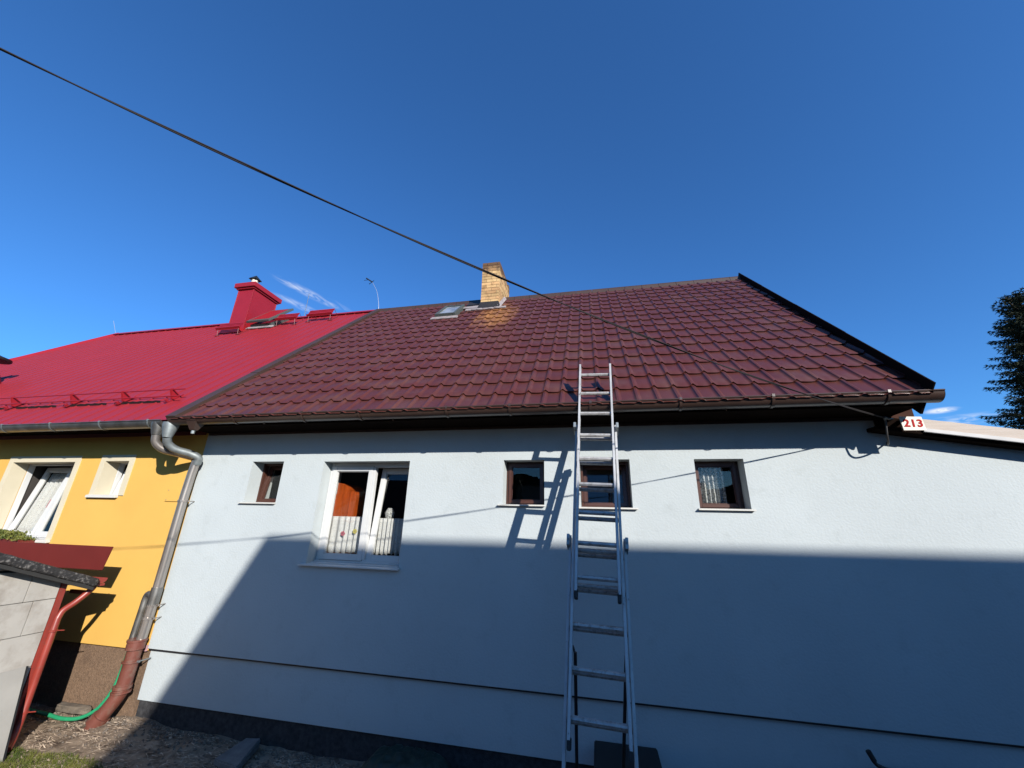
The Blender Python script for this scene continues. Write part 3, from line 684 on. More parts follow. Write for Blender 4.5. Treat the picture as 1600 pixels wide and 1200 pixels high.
mb.hexa([a-sd, a+sd, b+sd, b-sd], [a-sd*.2+Vector((0, 0, .07)), a+sd*.2+Vector((0, 0, .07)), b+sd*.2+Vector((0, 0, .07)), b-sd*.2+Vector((0, 0, .07))])
mb.build('ridge_cap', M['red_trim'], yel)
mb = MB(); mb.box(-15.2, -5.30, 4.0, YW+.02, 1.085, 1.10); mb.box(-15.2, -5.30, 3.985, 4.0, 1.04, 1.15); mb.build('soffit', M['soffit'], yel)
MB().box(-15.2, -5.30, YW-.02, YW-.001, 1.03, 1.0845).build('soffit_trim', M['splash'], yel)
mb = MB(); mb.hexa([rp(HX0, .12, -.06), rp(-5.31, .12, -.06), rp(-5.31, RL-.05, -.06), rp(HX1, RL-.05, -.06)], [rp(HX0, .12, -.03), rp(-5.31, .12, -.03), rp(-5.31, RL-.05, -.03), rp(HX1, RL-.05, -.03)]); mb.build('roof_underlay', M['soffit'], yel)
g2 = gutter(yel, -15.5, -5.40, 3.925, 1.105, .082, M['zinc'])
for x in (-15.1, -14.2, -13.2, -12.2, -11.1, -10.1, -9.15, -8.20, -7.29, -6.41, -5.60): bracket(g2, x, 3.925, 1.105, .082, M['galv'], .010)
# snow guard
sg = MB()
sg.tube([rp(-15.0, .62, .15), rp(-5.66, .62, .15)], .0095, 8); sg.tube([rp(-15.0, .53, .085), rp(-5.70, .53, .085)], .0095, 8)
guard = sg.build('snow_guard', M['red_trim'], yel, smooth=50)
for x in (-14.0, -13.05, -12.05, -11.05, -10.05, -9.05, -7.80, -6.80, -5.90):
    mb = MB()
    for dx in (-.014, .010):
        mb.add([rp(x+dx, .54, .0), rp(x+dx, .68, .0), rp(x+dx, .64, .165), rp(x+dx, .61, .165), rp(x+dx+.006, .54, 0), rp(x+dx+.006, .68, 0), rp(x+dx+.006, .64, .165), rp(x+dx+.006, .61, .165)],
               [(0, 1, 2, 3), (7, 6, 5, 4), (0, 4, 5, 1), (1, 5, 6, 2), (2, 6, 7, 3), (3, 7, 4, 0)])
    mb.hexa([rp(x-.035, .46, .018), rp(x+.035, .46, .018), rp(x+.035, .72, .018), rp(x-.035, .72, .018)], [rp(x-.035, .46, .03), rp(x+.035, .46, .03), rp(x+.035, .72, .03), rp(x-.035, .72, .03)])
    mb.tube([rp(x, .49, .035), rp(x, .49, .06)], .022, 8)
    mb.build('guard_bracket', M['red_trim'], guard)
x = -14.9
while x < -5.9:      # one toothed ice strip between each pair of brackets
    mb = MB()
    n = 12; o = 0
    for i in range(n+1): mb.v += [rp(x+.07*i, .505, .0), rp(x+.07*i, .512, .030+.008*(i % 2))]
    for i in range(n): mb.f += [(2*i, 2*i+2, 2*i+3, 2*i+1)]
    mb.build('ice_stop', M['cowl'], guard, solid=.006); x += 1.0
# red chimney
cx0, cx1, cy0, cy1 = -9.08, -8.61, 7.33, 8.10
mb = MB(); mb.hexa([(cx0-.01, cy0-.01, 4.2), (cx1+.01, cy0-.01, 4.2), (cx1+.01, cy1+.01, 4.2), (cx0-.01, cy1+.01, 4.2)], [(cx0, cy0, 5.67), (cx1, cy0, 5.67), (cx1, cy1, 5.67), (cx0, cy1, 5.67)])
for (x, y) in ((cx0, cy0), (cx1, cy0), (cx1, cy1)): mb.box(x-.012, x+.012, y-.012, y+.012, 4.2, 5.66)
rc = mb.build('chimney', M['red_trim'], yel, bevel=.004)
mb = MB(); mb.box(-9.17, -8.53, 7.24, 8.19, 5.671, 5.80); mb.box(-9.13, -8.57, 7.28, 8.15, 5.63, 5.6705); mb.build('chimney_cap', M['red_trim'], rc, bevel=.006)
mb = MB(); cx, cy = -8.78, 7.44
mb.tube([(cx, cy, 5.80), (cx, cy, 5.97)], .080, 14); mb.build('flue_pipe', M['enamel'], rc, smooth=40)
mb = MB()
for k in range(8):
    a = 2*math.pi*k/8; mb.tube([(cx+.09*math.cos(a), cy+.09*math.sin(a), 5.94), (cx+.10*math.cos(a), cy+.10*math.sin(a), 6.01)], .006, 5)
mb.tube([(cx, cy, 5.99), (cx, cy, 6.005), (cx, cy, 6.13)], [.155, .15, .01], 4); mb.build('flue_cowl', M['cowl'], rc)
mb = MB(); mb.hexa([rp(cx0-.05, 4.55, .0), rp(cx1+.05, 4.55, .0), rp(cx1+.05, 4.75, .0), rp(cx0-.05, 4.75, .0)], [rp(cx0-.05, 4.55, .02), rp(cx1+.05, 4.55, .02), rp(cx1+.02, 4.75, .12), rp(cx0-.02, 4.75, .12)])
mb.build('chimney_flashing', M['red_trim'], rc)
# roof steps and hatch
def roof_step(x0, x1, s):
    mb = MB(); h = .16
    for k in range(4):
        a = s+.012+.045*k
        mb.add([rp(x0, a, h+.022*k), rp(x1, a, h+.022*k), rp(x1, a+.035, h+.02*k+.015), rp(x0, a+.035, h+.02*k+.015), rp(x0, a, h-.014+.022*k), rp(x1, a, h-.014+.022*k), rp(x1, a+.035, h+.02*k), rp(x0, a+.035, h+.02*k)],
               [(0, 1, 2, 3), (7, 6, 5, 4), (0, 4, 5, 1), (1, 5, 6, 2), (2, 6, 7, 3), (3, 7, 4, 0)])
    mb.hexa([rp(x0-.01, s-.01, h-.03), rp(x1+.01, s-.01, h-.03), rp(x1+.01, s+.01, h-.03), rp(x0-.01, s+.01, h-.03)], [rp(x0-.01, s-.01, h+.03), rp(x1+.01, s-.01, h+.03), rp(x1+.01, s+.01, h+.03), rp(x0-.01, s+.01, h+.03)])
    o = mb.build('roof_step', M['red_trim'], yel)
    for x in (x0+.04, x1-.04):
        mb = MB(); mb.tube([rp(x, s-.10, .01), rp(x, s, h-.02), rp(x, s+.22, h+.07), rp(x, s+.25, .01), rp(x, s-.10, .01)], .006, 6)
        mb.tube([rp(x-.06, s-.10, .012), rp(x+.06, s-.10, .012)], .010, 6)
        mb.build('step_bracket', M['splash'], o)
    return o
roof_step(-8.98, -8.30, 4.42); roof_step(-8.05, -7.35, 5.02) if False else None
roof_step(-7.72, -7.12, 4.95); roof_step(-6.92, -6.22, 5.10)
hatch = skylight(yel, -8.42, -7.80, 4.85, 5.50, M['skyframe'], h=.10, name='roof_hatch')
mb = MB()   # opened lid of the hatch, propped up at its lower edge
def lid(x, s, h): return rp(x, s, h)
mb.hexa([lid(-8.45, 4.80, .16), lid(-7.78, 4.80, .16), lid(-7.60, 5.55, .24), lid(-8.27, 5.55, .24)], [lid(-8.45, 4.80, .21), lid(-7.78, 4.80, .21), lid(-7.60, 5.55, .29), lid(-8.27, 5.55, .29)])
mb.build('hatch_lid', M['skyframe'], hatch, bevel=.006)
mb = MB(); mb.hexa([lid(-8.36, 4.88, .2105), lid(-7.84, 4.88, .2105), lid(-7.70, 5.47, .282), lid(-8.22, 5.47, .282)], [lid(-8.36, 4.88, .222), lid(-7.84, 4.88, .222), lid(-7.70, 5.47, .293), lid(-8.22, 5.47, .293)])
mb.build('lid_pane', M['red_trim'], hatch)
# vent cone at the far left
q = Vector(rp(-11.83, 1.50, 0)); mb = MB(); mb.tube([q+Vector((0, 0, -.1)), q+Vector((0, 0, .12)), q+Vector((0, 0, .62))], [.36, .33, .13], 16); vt = mb.build('roof_vent', M['red_trim'], yel, smooth=40)
MB().tube([q+Vector((0, 0, .66)), q+Vector((0, 0, .70)), q+Vector((0, 0, .80))], [.30, .30, .04], 16).build('vent_cap', M['cowl'], vt, smooth=40)
MB().tube([q+Vector((0, 0, .62)), q+Vector((0, 0, .67))], .10, 12).build('vent_neck', M['cowl'], vt)
# lightning rods
mb = MB(); mb.tube(smooth_path([(-5.30, 8.0, 4.98), (-5.31, 8.0, 5.2), (-5.42, 8.0, 5.62), (-5.62, 8.0, 5.97)], 5), .0042, 6)
ar = mb.build('antenna_rod', M['white_rod'], yel)
mb = MB(); mb.tube([(-5.60, 8.0, 5.94), (-5.78, 7.96, 6.06)], .017, 6); mb.tube([(-5.56, 8.0, 5.99), (-5.73, 8.05, 5.93)], .008, 5); mb.tube([(-5.70, 8.0, 6.03), (-5.86, 8.0, 6.03)], .006, 5); mb.build('antenna_head', M['cowl'], ar)
MB().tube([(-13.93, 7.95, 5.0), (-14.25, 7.95, 5.50)], .005, 6).build('lightning_rod', M['white_rod'], yel)
MB().tube([(-9.0, 9.6, 3.4), (-9.0, 9.6, 6.95)], .007, 6).build('aerial_mast', M['cowl'], yel)
# utility cover plate on the yellow wall
mb = MB(); mb.box(-5.665, -5.395, YW-.014, YW-.0005, .135, .30)
cv = tag(mb.build('cover_plate', M['yellow'], bevel=.004), 'flat yellow painted cover plate on yellow wall behind the steel pipe', 'cover plate')
mb = MB()
for x in (-5.64, -5.42):
    for z in (.155, .28): mb.tube([(x, YW-.0145, z), (x, YW-.018, z)], .006, 8)
mb.build('screw', M['galv'], cv)

# ------------------------------------------------------------------ rain pipes between the houses
rp1 = empty('rain_downpipe', (-5.29, 4.3, GZ), 'brownish steel downpipe with two swan necks between yellow and blue house', 'downpipe')
def hopper(x, y, z, r0, r1, h, m, par, name='hopper'):
    return MB().tube([(x, y, z+h), (x, y, z+h*.72), (x, y, z)], [r0, r0*.97, r1], 16).build(name, m, par, smooth=40)
hopper(-5.50, 3.925, .93, .088, .052, .16, M['zinc'], rp1)
mb = MB(); mb.tube(smooth_path([(-5.50, 3.925, .935), (-5.50, 3.95, .84), (-5.45, 4.03, .765), (-5.36, 4.15, .735), (-5.24, 4.27, .70)], 6), .048, 14); mb.build('swan_neck', M['pipe_shiny'], rp1, smooth=50)
hopper(-5.315, 3.925, .895, .088, .050, .19, M['galv'], rp1)
mb = MB(); mb.tube(smooth_path([(-5.315, 3.925, .90), (-5.325, 3.97, .825), (-5.29, 4.06, .765), (-5.22, 4.19, .735), (-5.165, 4.28, .69), (-5.185, 4.30, .61)], 6), .047, 14); mb.build('swan_neck', M['galv'], rp1, smooth=50)
mb = MB(); mb.tube([(-5.20, 4.30, .70), (-5.225, 4.30, .48), (-5.238, 4.30, .2), (-5.240, 4.30, -.95), (-5.262, 4.3, -1.44)], .050, 18); mb.build('pipe', M['pipe_shiny'], rp1, smooth=50)
mb = MB(); mb.tube([(-5.241, 4.30, -.86), (-5.245, 4.30, -1.05)], .058, 18); mb.build('collar', M['zinc'], rp1, smooth=50)
for (x, z) in ((-5.238, .13), (-5.245, -1.06), (-5.252, -1.20)):
    mb = MB(); mb.tube([(x, 4.30, z), (x, 4.30, z+.022)], .058, 16); mb.box(x+.045, x+.085, 4.30, 4.312, z, z+.02); mb.tube([(x+.07, 4.30, z+.01), (x+.07, 4.40, z+.01)], .006, 6); mb.build('clamp', M['pipe_shiny'], rp1)
mb = MB(); mb.tube(smooth_path([(-5.27, 4.31, -1.04), (-5.32, 4.32, -.96), (-5.375, 4.325, -.945), (-5.405, 4.33, -.99), (-5.41, 4.33, -1.10)], 5)+[Vector((-5.425, 4.33, -1.42))], .038, 12); mb.build('diverter', M['zinc'], rp1, smooth=50)
dp = empty('drain_pipe', (-5.42, 4.3, GZ), 'red brown plastic drain pipe with collars standing in the ground', 'drain pipe')
pts = [(-5.295, 4.29, -1.425), (-5.302, 4.29, -1.76), (-5.32, 4.28, -1.93), (-5.40, 4.22, -2.13), (-5.47, 4.17, -2.30)]
mb = MB(); mb.tube(smooth_path(pts, 5), .071, 20); mb.build('pipe', M['drain'], dp, smooth=50)
for z, h, r in ((-1.50, .085, .088), (-1.42, .02, .096), (-1.63, .02, .083), (-1.88, .03, .087), (-1.92, .018, .091)):
    x = -5.296 if z > -1.85 else -5.314
    MB().tube([(x, 4.287, z), (x, 4.287, z+h)], r, 18).build('collar', M['drain'], dp, smooth=40)
MB().tube([(-5.395, 4.225, -2.12), (-5.435, 4.20, -2.19)], .090, 18).build('collar', M['drain'], dp, smooth=40)
mb = MB(); mb.box(-5.215, -5.18, 4.285, 4.297, -1.625, -1.607); mb.tube([(-5.195, 4.29, -1.616), (-5.195, 4.42, -1.616)], .007, 6); mb.build('clamp', M['galv'], dp)
MB().box(-5.30, -5.262, 4.395, 4.411, -1.55, -1.49).build('foam_edge', M['pink'], house)
# garden hose
hp_ = [(-5.430, 4.33, -1.41), (-5.435, 4.33, -1.60), (-5.44, 4.32, -1.76), (-5.47, 4.31, -1.93), (-5.56, 4.28, -2.09), (-5.70, 4.23, -2.17), (-5.90, 4.20, -2.185), (-6.15, 4.21, -2.175), (-6.45, 4.24, -2.18), (-6.85, 4.28, -2.17)]
mb = MB(); mb.tube(smooth_path(hp_, 8), .019, 12)
tag(mb.build('garden_hose', M['hose'], smooth=50), 'green garden hose hanging from pipe and lying on the ground', 'hose')

# ------------------------------------------------------------------ ladder
lad = empty('extension_ladder', (0, 2.72, gz(0, 2.72)), 'tall three section aluminium ladder leaning on the brown gutter', 'ladder')
K = .365
AX = Vector((.036, K, 1)).normalized(); SX = Vector((1, 0, -.012)).normalized(); SX = (SX-AX*SX.dot(AX)).normalized(); NN = SX.cross(AX).normalized()   # NN points to the camera side
def lp(sec, u, z):
    """sec 0 top,1 middle,2 low section; u across from the section centre, z height"""
    off = (0, .074, .148)[sec]
    c = Vector((.056, 4.02, 1.60)) + AX*((z-1.60)/AX.z)
    return c - NN*off*(1 if NN.y < 0 else -1) + SX*u
WID = (.1655, .1945, .2260)
def rail(sec, side, z0, z1):
    w = .0085; c0, c1 = lp(sec, side*(WID[sec]-w), z0), lp(sec, side*(WID[sec]-w), z1)
    n = NN*.031; s = SX*w; th = .0032
    mb = MB()
    out = -SX*side*0
    # hollow U rail: web outside, two flanges, open lip
    def bar(s0, s1, n0, n1):
        q = [(s0, n0), (s1, n0), (s1, n1), (s0, n1)]
        mb.hexa([c0+SX*a+NN*b for a, b in q], [c1+SX*a+NN*b for a, b in q])
    bar(-w, w, -.0335, .0335)
    bar(-w*1.2, w*1.2, .0335, .0365); bar(-w*1.2, w*1.2, -.0365, -.0335)
    mb.build('rail', M['alu'], lad, bevel=.0015)
    for z in ([z1-.06, z1-.3] if sec else [z1-.05]):
        p = lp(sec, side*(WID[sec]-w), z); 
    return
def rung(sec, z):
    a = lp(sec, -(WID[sec]-.02), z); b = lp(sec, WID[sec]-.02, z)
    mb = MB(); prof = [(-.0145, -.0145), (.0145, -.0145), (.0165, 0), (.0145, .0145), (-.0145, .0145), (-.0165, 0)]
    Yv = Vector((0, 1, 0)); Zv = Vector((0, 0, 1)); o = len(mb.v)
    for p in (a, b):
        for k in range(16):
            t = 2*math.pi*k/16; rr = .0155+.0022*abs(math.cos(4*t)); mb.v.append(tuple(p+Yv*rr*1.15*math.cos(t)+Zv*rr*math.sin(t)))
    for k in range(16): mb.f.append((k, (k+1) % 16, 16+(k+1) % 16, 16+k))
    mb.build('rung', M['alu_rung'], lad, smooth=25)
    for p, d in ((a, 1), (b, -1)): pass
zt = ((-.49, 1.602), (-1.265, .912), (-2.20, -.072))
for sec in range(3):
    for side in (-1, 1):
        zb = zt[sec][0]; rail(sec, side, zb, zt[sec][1])
        w = .013; c0 = lp(sec, side*(WID[sec]-.011), zb-.045); c1 = lp(sec, side*(WID[sec]-.011), zb+.012)
        q = [(-w, -.036), (w, -.036), (w, .036), (-w, .036)]
        mb = MB(); mb.hexa([c0+SX*a+NN*b for a, b in q], [c1+SX*a+NN*b for a, b in q]); mb.build('rubber_foot', M['rubber'], lad, bevel=.004)
for k in range(9): rung(0, 1.482-.2345*k)
for k in range(9): rung(1, .783-.2435*k)
for k in range(9): rung(2, -.204-.2435*k) if -.204-.2435*k > -2.1 else None
# guide hooks between the sections and locking pieces
def hook(sec, side, z):
    c = lp(sec, side*(WID[sec]+.004), z); mb = MB()
    q = [(-.012, -.042), (.012, -.042), (.012, .11), (-.012, .11)]
    mb.hexa([c+SX*a+NN*b-AX*.028 for a, b in q], [c+SX*a+NN*b+AX*.028 for a, b in q]); mb.build('guide_hook', M['galv'], lad, bevel=.003)
for side in (-1, 1): hook(1, side, .87); hook(2, side, -.11); hook(2, side, -.14)
for side, pa in ((-1, ((-.19, 3.23, -.86), (-.222, 3.60, -1.67))), (1, ((.155, 3.25, -.86), (.105, 3.58, -1.62)))):
    a, b = Vector(pa[0]), Vector(pa[1]); d = b-a; e = a+d*(1.36/.80)
    mb = MB(); sx = Vector((.011, 0, 0)); sy = Vector((0, .016, 0))
    mb.hexa([e-sx-sy, e+sx-sy, e+sx+sy, e-sx+sy], [a-sx-sy, a+sx-sy, a+sx+sy, a-sx+sy]); mb.build('stabilizer_leg', M['black_steel'], lad, bevel=.002)
    p = lp(2, side*(WID[2]-.03), -.80); MB().tube(smooth_path([p, (p+a)/2+Vector((0, 0, .02)), a+Vector((0, 0, -.02))], 4), .008, 8).build('stabilizer_link', M['black_steel'], lad)

# ------------------------------------------------------------------ overhead service cable
def cab(t): return Vector((2.68-t, 4.14-.695*t, .97+.049*t+.024*t*t))
mb = MB()
for ph in (0, math.pi):
    pts = []
    n = 260
    for i in range(n+1):
        t = 13.5*i/n; c = cab(t); tg = (cab(t+.01)-c).normalized(); n1 = tg.cross(Vector((0, 0, 1))).normalized(); n2 = tg.cross(n1)
        a = ph + t*3.1; pts.append(c+(n1*math.cos(a)+n2*math.sin(a))*.0037)
    mb.tube(pts, .0037, 7)
cable = empty('service_cable', cab(0), 'black twin electric cable crossing the sky down to the eave', 'cable')
mb.build('twin_strand', M['cable_dark'], cable, smooth=60)
mb = MB(); mb.tube(smooth_path([cab(0)+Vector((-.05, -.035, .0)), cab(0)+Vector((-.022, 0, -.02)), (2.655, 4.15, .885), (2.655, 4.17, .81), (2.675, 4.21, .765), (2.725, 4.30, .757), (2.784, 4.395, .797)], 6), .008, 8)
mb.build('drip_loop', M['cable'], cable, smooth=60)
mb = MB(); mb.tube([cab(0)+Vector((0, 0, .0)), (2.76, 4.20, .985), (2.78, 4.28, .98)], .007, 6); mb.tube([cab(0)+Vector((-.05, -.03, .008)), cab(0)+Vector((.02, .01, 0))], .012, 8)
mb.build('anchor_clamp', M['black_steel'], cable)
p = cab(13.5)
pole = empty('utility_pole', (p.x, p.y-.12, -1.9), 'weathered timber utility pole carrying the service cable', 'pole')
MB().tube([(p.x, p.y-.12, -2.2), (p.x, p.y-.12, p.z+.5)], [.14, .10], 16).build('shaft', M['pole'], pole, smooth=50)
MB().tube([(p.x, p.y-.02, p.z), (p.x, p.y+.0, p.z+.08)], .03, 10).build('insulator', M['enamel'], pole)

# ------------------------------------------------------------------ house number
sign = empty('house_number_sign', (2.85, 4.13, .92), 'cream enamel sign with red number 213 under the eave end', 'sign')
SX0 = Vector((2.762, 4.13, .985)); SX1 = Vector((2.935, 4.13, .978)); dn = Vector((-.004, 0, -.130))
cs = [SX0, SX1, SX1+dn+Vector((.012, 0, .004)), SX0+dn+Vector((.01, 0, .0))]
mb = MB(); mb.hexa([c+Vector((0, 0, 0)) for c in (cs[3], cs[2], cs[1], cs[0])], [c+Vector((0, -.007, 0)) for c in (cs[3], cs[2], cs[1], cs[0])])
mb.build('plate', M['enamel'], sign, bevel=.002)
tcv = bpy.data.curves.new('digits', 'FONT'); tcv.body = '213'; tcv.size = .094; tcv.extrude = .0012; tcv.offset = .0032; tcv.align_x = 'CENTER'; tcv.align_y = 'CENTER'; tcv.space_character = 1.08
to = bpy.data.objects.new('digits', tcv); C.objects.link(to)
bpy.context.view_layer.update()
me = bpy.data.meshes.new_from_object(to.evaluated_get(bpy.context.evaluated_depsgraph_get())); bpy.data.objects.remove(to)
do = bpy.data.objects.new('digits', me); C.objects.link(do); me.materials.clear(); me.materials.append(M['red_paint'])
do.parent = sign; do.matrix_parent_inverse = parent_inv(sign)
do.matrix_basis = Matrix.Translation(Vector((2.856, 4.1215, .916))) @ Matrix.Rotation(R(90), 4, 'X') @ Matrix.Rotation(R(-2), 4, 'Z')
MB().box(2.82, 2.86, 4.1375, WY-.03, .955, .975).build('mounting_bar', M['soffit'], sign)

# ------------------------------------------------------------------ shed
shed = empty('garden_shed', (-6.6, 2.6, GZ), 'grey slab sided shed with black felt roof edge and red corner post', 'shed')
SXW = -5.70; SY1 = 3.62
def rz(y): return -.735 + (3.85-y)*.365      # roof height along its slope
mb = MB()
mb.add([(SXW-.03, .3, -2.4), (SXW-.03, SY1, -2.4), (SXW-.03, SY1, rz(SY1)-.06), (SXW-.03, .3, rz(.3)-.06), (-9.2, .3, -2.4), (-9.2, SY1, -2.4), (-9.2, SY1, rz(SY1)-.06), (-9.2, .3, rz(.3)-.06)],
       [(0, 1, 2, 3), (7, 6, 5, 4), (0, 4, 5, 1), (1, 5, 6, 2), (2, 6, 7, 3), (3, 7, 4, 0)])
mb.build('wall_core', M['joint'], shed)
rowz = [-2.3, -1.83, -1.51, -1.207, -.896, -.58, -.26, .06, .4]
offs = [3.35, 3.42, 3.30, 3.44, 3.36, 3.2, 3.5, 3.3]
mb = MB()
for j in range(len(rowz)-1):
    za, zb = rowz[j]+.0025, rowz[j+1]-.0025; ye = SY1
    cuts = [ye]; y = offs[j]+ (0.0)
    while y > .3: cuts.append(y); y -= .62
    cuts.append(.3)
    for k in range(len(cuts)-1):
        y1, y0 = cuts[k]-.002, cuts[k+1]+.002
        t0 = min(zb, rz(y0)-.055); t1 = min(zb, rz(y1)-.055)
        if t1 <= za+.01: continue
        px = SXW+random.uniform(-.003, .004)
        mb.hexa([(SXW-.03, y0, za), (px, y0, za), (px, y1, za), (SXW-.03, y1, za)], [(SXW-.03, y0, t0), (px, y0, t0), (px, y1, t1), (SXW-.03, y1, t1)])
mb.build('slab_cladding', M['slab'], shed, bevel=.003)
MB().box(SXW-.03, SXW+.012, SY1+.001, SY1+.055, -2.3, rz(SY1)-.03).build('corner_post', M['red_pipe'], shed, bevel=.003)
# roof with felt verge
mb = MB(); y0, y1 = .2, 3.86
mb.hexa([(-9.4, y0, rz(y0)-.055), (-5.575, y0, rz(y0)-.055), (-5.575, y1, rz(y1)-.055), (-9.4, y1, rz(y1)-.055)], [(-9.4, y0, rz(y0)-.01), (-5.575, y0, rz(y0)-.01), (-5.575, y1, rz(y1)-.01), (-9.4, y1, rz(y1)-.01)])
mb.build('roof', M['felt_under'], shed)
mb = MB(); n = 90
for i in range(n):    # rough felt roll along the verge
    ya, yb = y0+(y1-y0)*i/n, y0+(y1-y0)*(i+1)/n
    for y in ((ya,) if i < n-1 else (ya, yb)):
        w1_ = noise.noise(Vector((y*9, 1, 0)))*.011; w2 = noise.noise(Vector((y*13, 5, 0)))*.009
        zz = rz(y)
        for (dx, dz) in ((-.30, -.008), (-.10, .004+w1_*.5), (-.03, .012+w1_), (.004+w2, .006+w2), (.012+w1_, -.02+w2*.5), (.006, -.062+w2), (-.004, -.075+w1_)):
            mb.v.append((-5.555+dx, y, zz+dz))
m7 = 7; rows_ = len(mb.v)//m7
for i in range(rows_-1):
    for k in range(m7-1): mb.f.append((i*m7+k, (i+1)*m7+k, (i+1)*m7+k+1, i*m7+k+1))
mb.build('felt_verge', M['felt'], shed, smooth=60, solid=.004)
MB().add([(-5.576, y0, rz(y0)-.105), (-5.556, y0, rz(y0)-.105), (-5.556, y1-.02, rz(y1)-.105), (-5.576, y1-.02, rz(y1)-.105), (-5.576, y0, rz(y0)-.056), (-5.556, y0, rz(y0)-.056), (-5.556, y1-.02, rz(y1)-.056), (-5.576, y1-.02, rz(y1)-.056)],
          [(3, 2, 1, 0), (4, 5, 6, 7), (0, 1, 5, 4), (1, 2, 6, 5), (2, 3, 7, 6), (3, 0, 4, 7)]).build('verge_board', M['felt_under'], shed)
mb = MB(); mb.hexa([(-9.3, 3.955, -.66), (-5.695, 3.955, -.66), (-5.695, 3.967, -.66), (-9.3, 3.967, -.66)], [(-9.3, 3.925, -.40), (-5.60, 3.925, -.40), (-5.60, 3.937, -.40), (-9.3, 3.937, -.40)])
mb.build('splash_board', M['splash'], shed, bevel=.003)
sgx = gutter(shed, -9.3, -5.595, 3.925, -.735, .052, M['red_pipe'])
for x in (-8.4, -7.4, -6.4, -5.72): bracket(sgx, x, 3.925, -.735, .052, M['red_pipe'], .012)
mb = MB(); mb.box(-5.95, -5.70, 3.88, 3.90, -.90, -.86); mb.box(-5.70, -5.60, 3.88, 3.97, -.815, -.79); mb.build('gutter_support', M['red_pipe'], shed)
pts = [(-5.655, 3.915, -.78), (-5.66, 3.89, -.85), (-5.685, 3.80, -.96), (-5.70, 3.72, -1.03), (-5.69, 3.69, -1.10)]
mb = MB(); mb.tube(smooth_path(pts, 6)+[Vector((-5.685, 3.685, -1.6)), Vector((-5.68, 3.68, -2.0)), Vector((-5.655, 3.66, -2.07)), Vector((-5.59, 3.61, -2.13)), Vector((-5.55, 3.57, -2.155))], .030, 14)
dpp = mb.build('downpipe', M['red_pipe'], shed, smooth=50)
for z in (-1.22, -1.93):
    mb = MB(); mb.tube([(-5.685, 3.685, z), (-5.685, 3.685, z+.02)], .036, 14); mb.tube([(-5.66, 3.70, z+.01), (-5.60, 3.73, z+.01)], .005, 6); mb.tube([(-5.71, 3.66, z+.01), (-5.75, 3.64, z+.01)], .006, 6); mb.build('clamp', M['red_pipe'], dpp)
# board leaning on the shed
b0, b1 = Vector((-5.46, 3.50, -2.22)), Vector((-5.665, 3.545, -1.49)); ev = Vector((0, -1, .0))*.85
mb = MB(); nrm = Vector((.02, 0, .005))
mb.hexa([b0+ev, b0+ev+nrm, b0+nrm, b0], [b1+ev+Vector((0, 0, .0)), b1+ev+nrm, b1+nrm, b1])
lb = tag(mb.build('leaning_board', M['slab2'], bevel=.002), 'grey speckled board leaning against the grey shed wall', 'board')
mb = MB(); nrm = Vector((.022, 0, .005)); ed = Vector((0, .014, 0))
mb.hexa([b0+Vector((-.001, .001, 0)), b0+nrm+Vector((0, .001, 0)), b0+nrm+ed, b0+ed+Vector((-.001, 0, 0))], [b1+Vector((-.001, .001, 0)), b1+nrm+Vector((0, .001, 0)), b1+nrm+ed, b1+ed+Vector((-.001, 0, 0))])
mb.build('edge_strip', M['black_plastic'], lb)

# ------------------------------------------------------------------ things behind the windows
def curtain(name, x0, x1, z0, z1, y, m, label, folds=9, amp=.018, scallop=0.0, tilt=0.0, gather=0.0):
    mb = MB(); n = 120; rows_ = 8
    for j in range(rows_+1):
        for i in range(n+1):
            t = i/n; x = x0+(x1-x0)*t
            zb = z0 + scallop*abs(math.sin(math.pi*t*folds*.9))
            z = zb+(z1-zb)*j/rows_
            yy = y+amp*math.sin(2*math.pi*folds*t + 1.3*math.sin(5*t+x0*3) + .5*math.sin(13*t))*(1-.35*j/rows_) + .004*math.sin(31*t)
            yy += (z-z0)*math.tan(R(tilt))
            mb.v.append((x+.01*gather*math.sin(9*t+3*j/rows_), yy, z))
    for j in range(rows_):
        for i in range(n): a = j*(n+1)+i; mb.f.append((a, a+1, a+n+2, a+n+1))
    o = mb.build(name, m, smooth=80, solid=.0012)
    return tag(o, label, 'curtain')
curtain('cafe_curtain', -3.32, -2.76, -.44, .0, WY+.27, M['lace'], 'white lace cafe curtain in left half of the big white window', folds=7, scallop=.03)
curtain('cafe_curtain', -2.70, -2.20, -.44, -.01, WY+.33, M['lace'], 'white lace cafe curtain in right half of the big white window', folds=9, scallop=.03)
curtain('lace_curtain', 1.04, 1.36, .18, .63, WY+.25, M['sheer'], 'sheer lace curtain in the small window nearest the house number', folds=6, amp=.02)
curtain('tied_curtain', -8.66, -8.22, -.36, .56, YW+.285, M['lace'], 'sheer white curtain in left sash of yellow house window', folds=4, amp=.02, tilt=10)
cc = bpy.data.objects['cafe_curtain']
for (x, z, mm) in ((-3.09, -.20, 'flower'), (-2.93, -.17, 'flower_yellow')):
    mb = MB()
    for k in range(5):
        a = 2*math.pi*k/5; mb.tube([(x+.018*math.cos(a), 4.648, z+.018*math.sin(a)), (x+.018*math.cos(a), 4.643, z+.018*math.sin(a))], .013, 8)
    mb.build('flower_motif', M[mm], cc)
wd = empty('wardrobe', (-3.3, 4.95, -1.7), 'orange varnished wardrobe with arched top behind big window', 'wardrobe')
mb = MB(); o = 0
prof = [(-3.47, -1.7), (-3.235, -1.7), (-3.235, .33), (-3.26, .375), (-3.32, .41), (-3.40, .42), (-3.47, .42)]
prof = [(x+.055, z) for x, z in prof]
for y in (4.76, 5.15): mb.v += [(p[0], y, p[1]) for p in prof]
mb.f.append(tuple(range(7))); mb.f.append(tuple(range(13, 6, -1)))
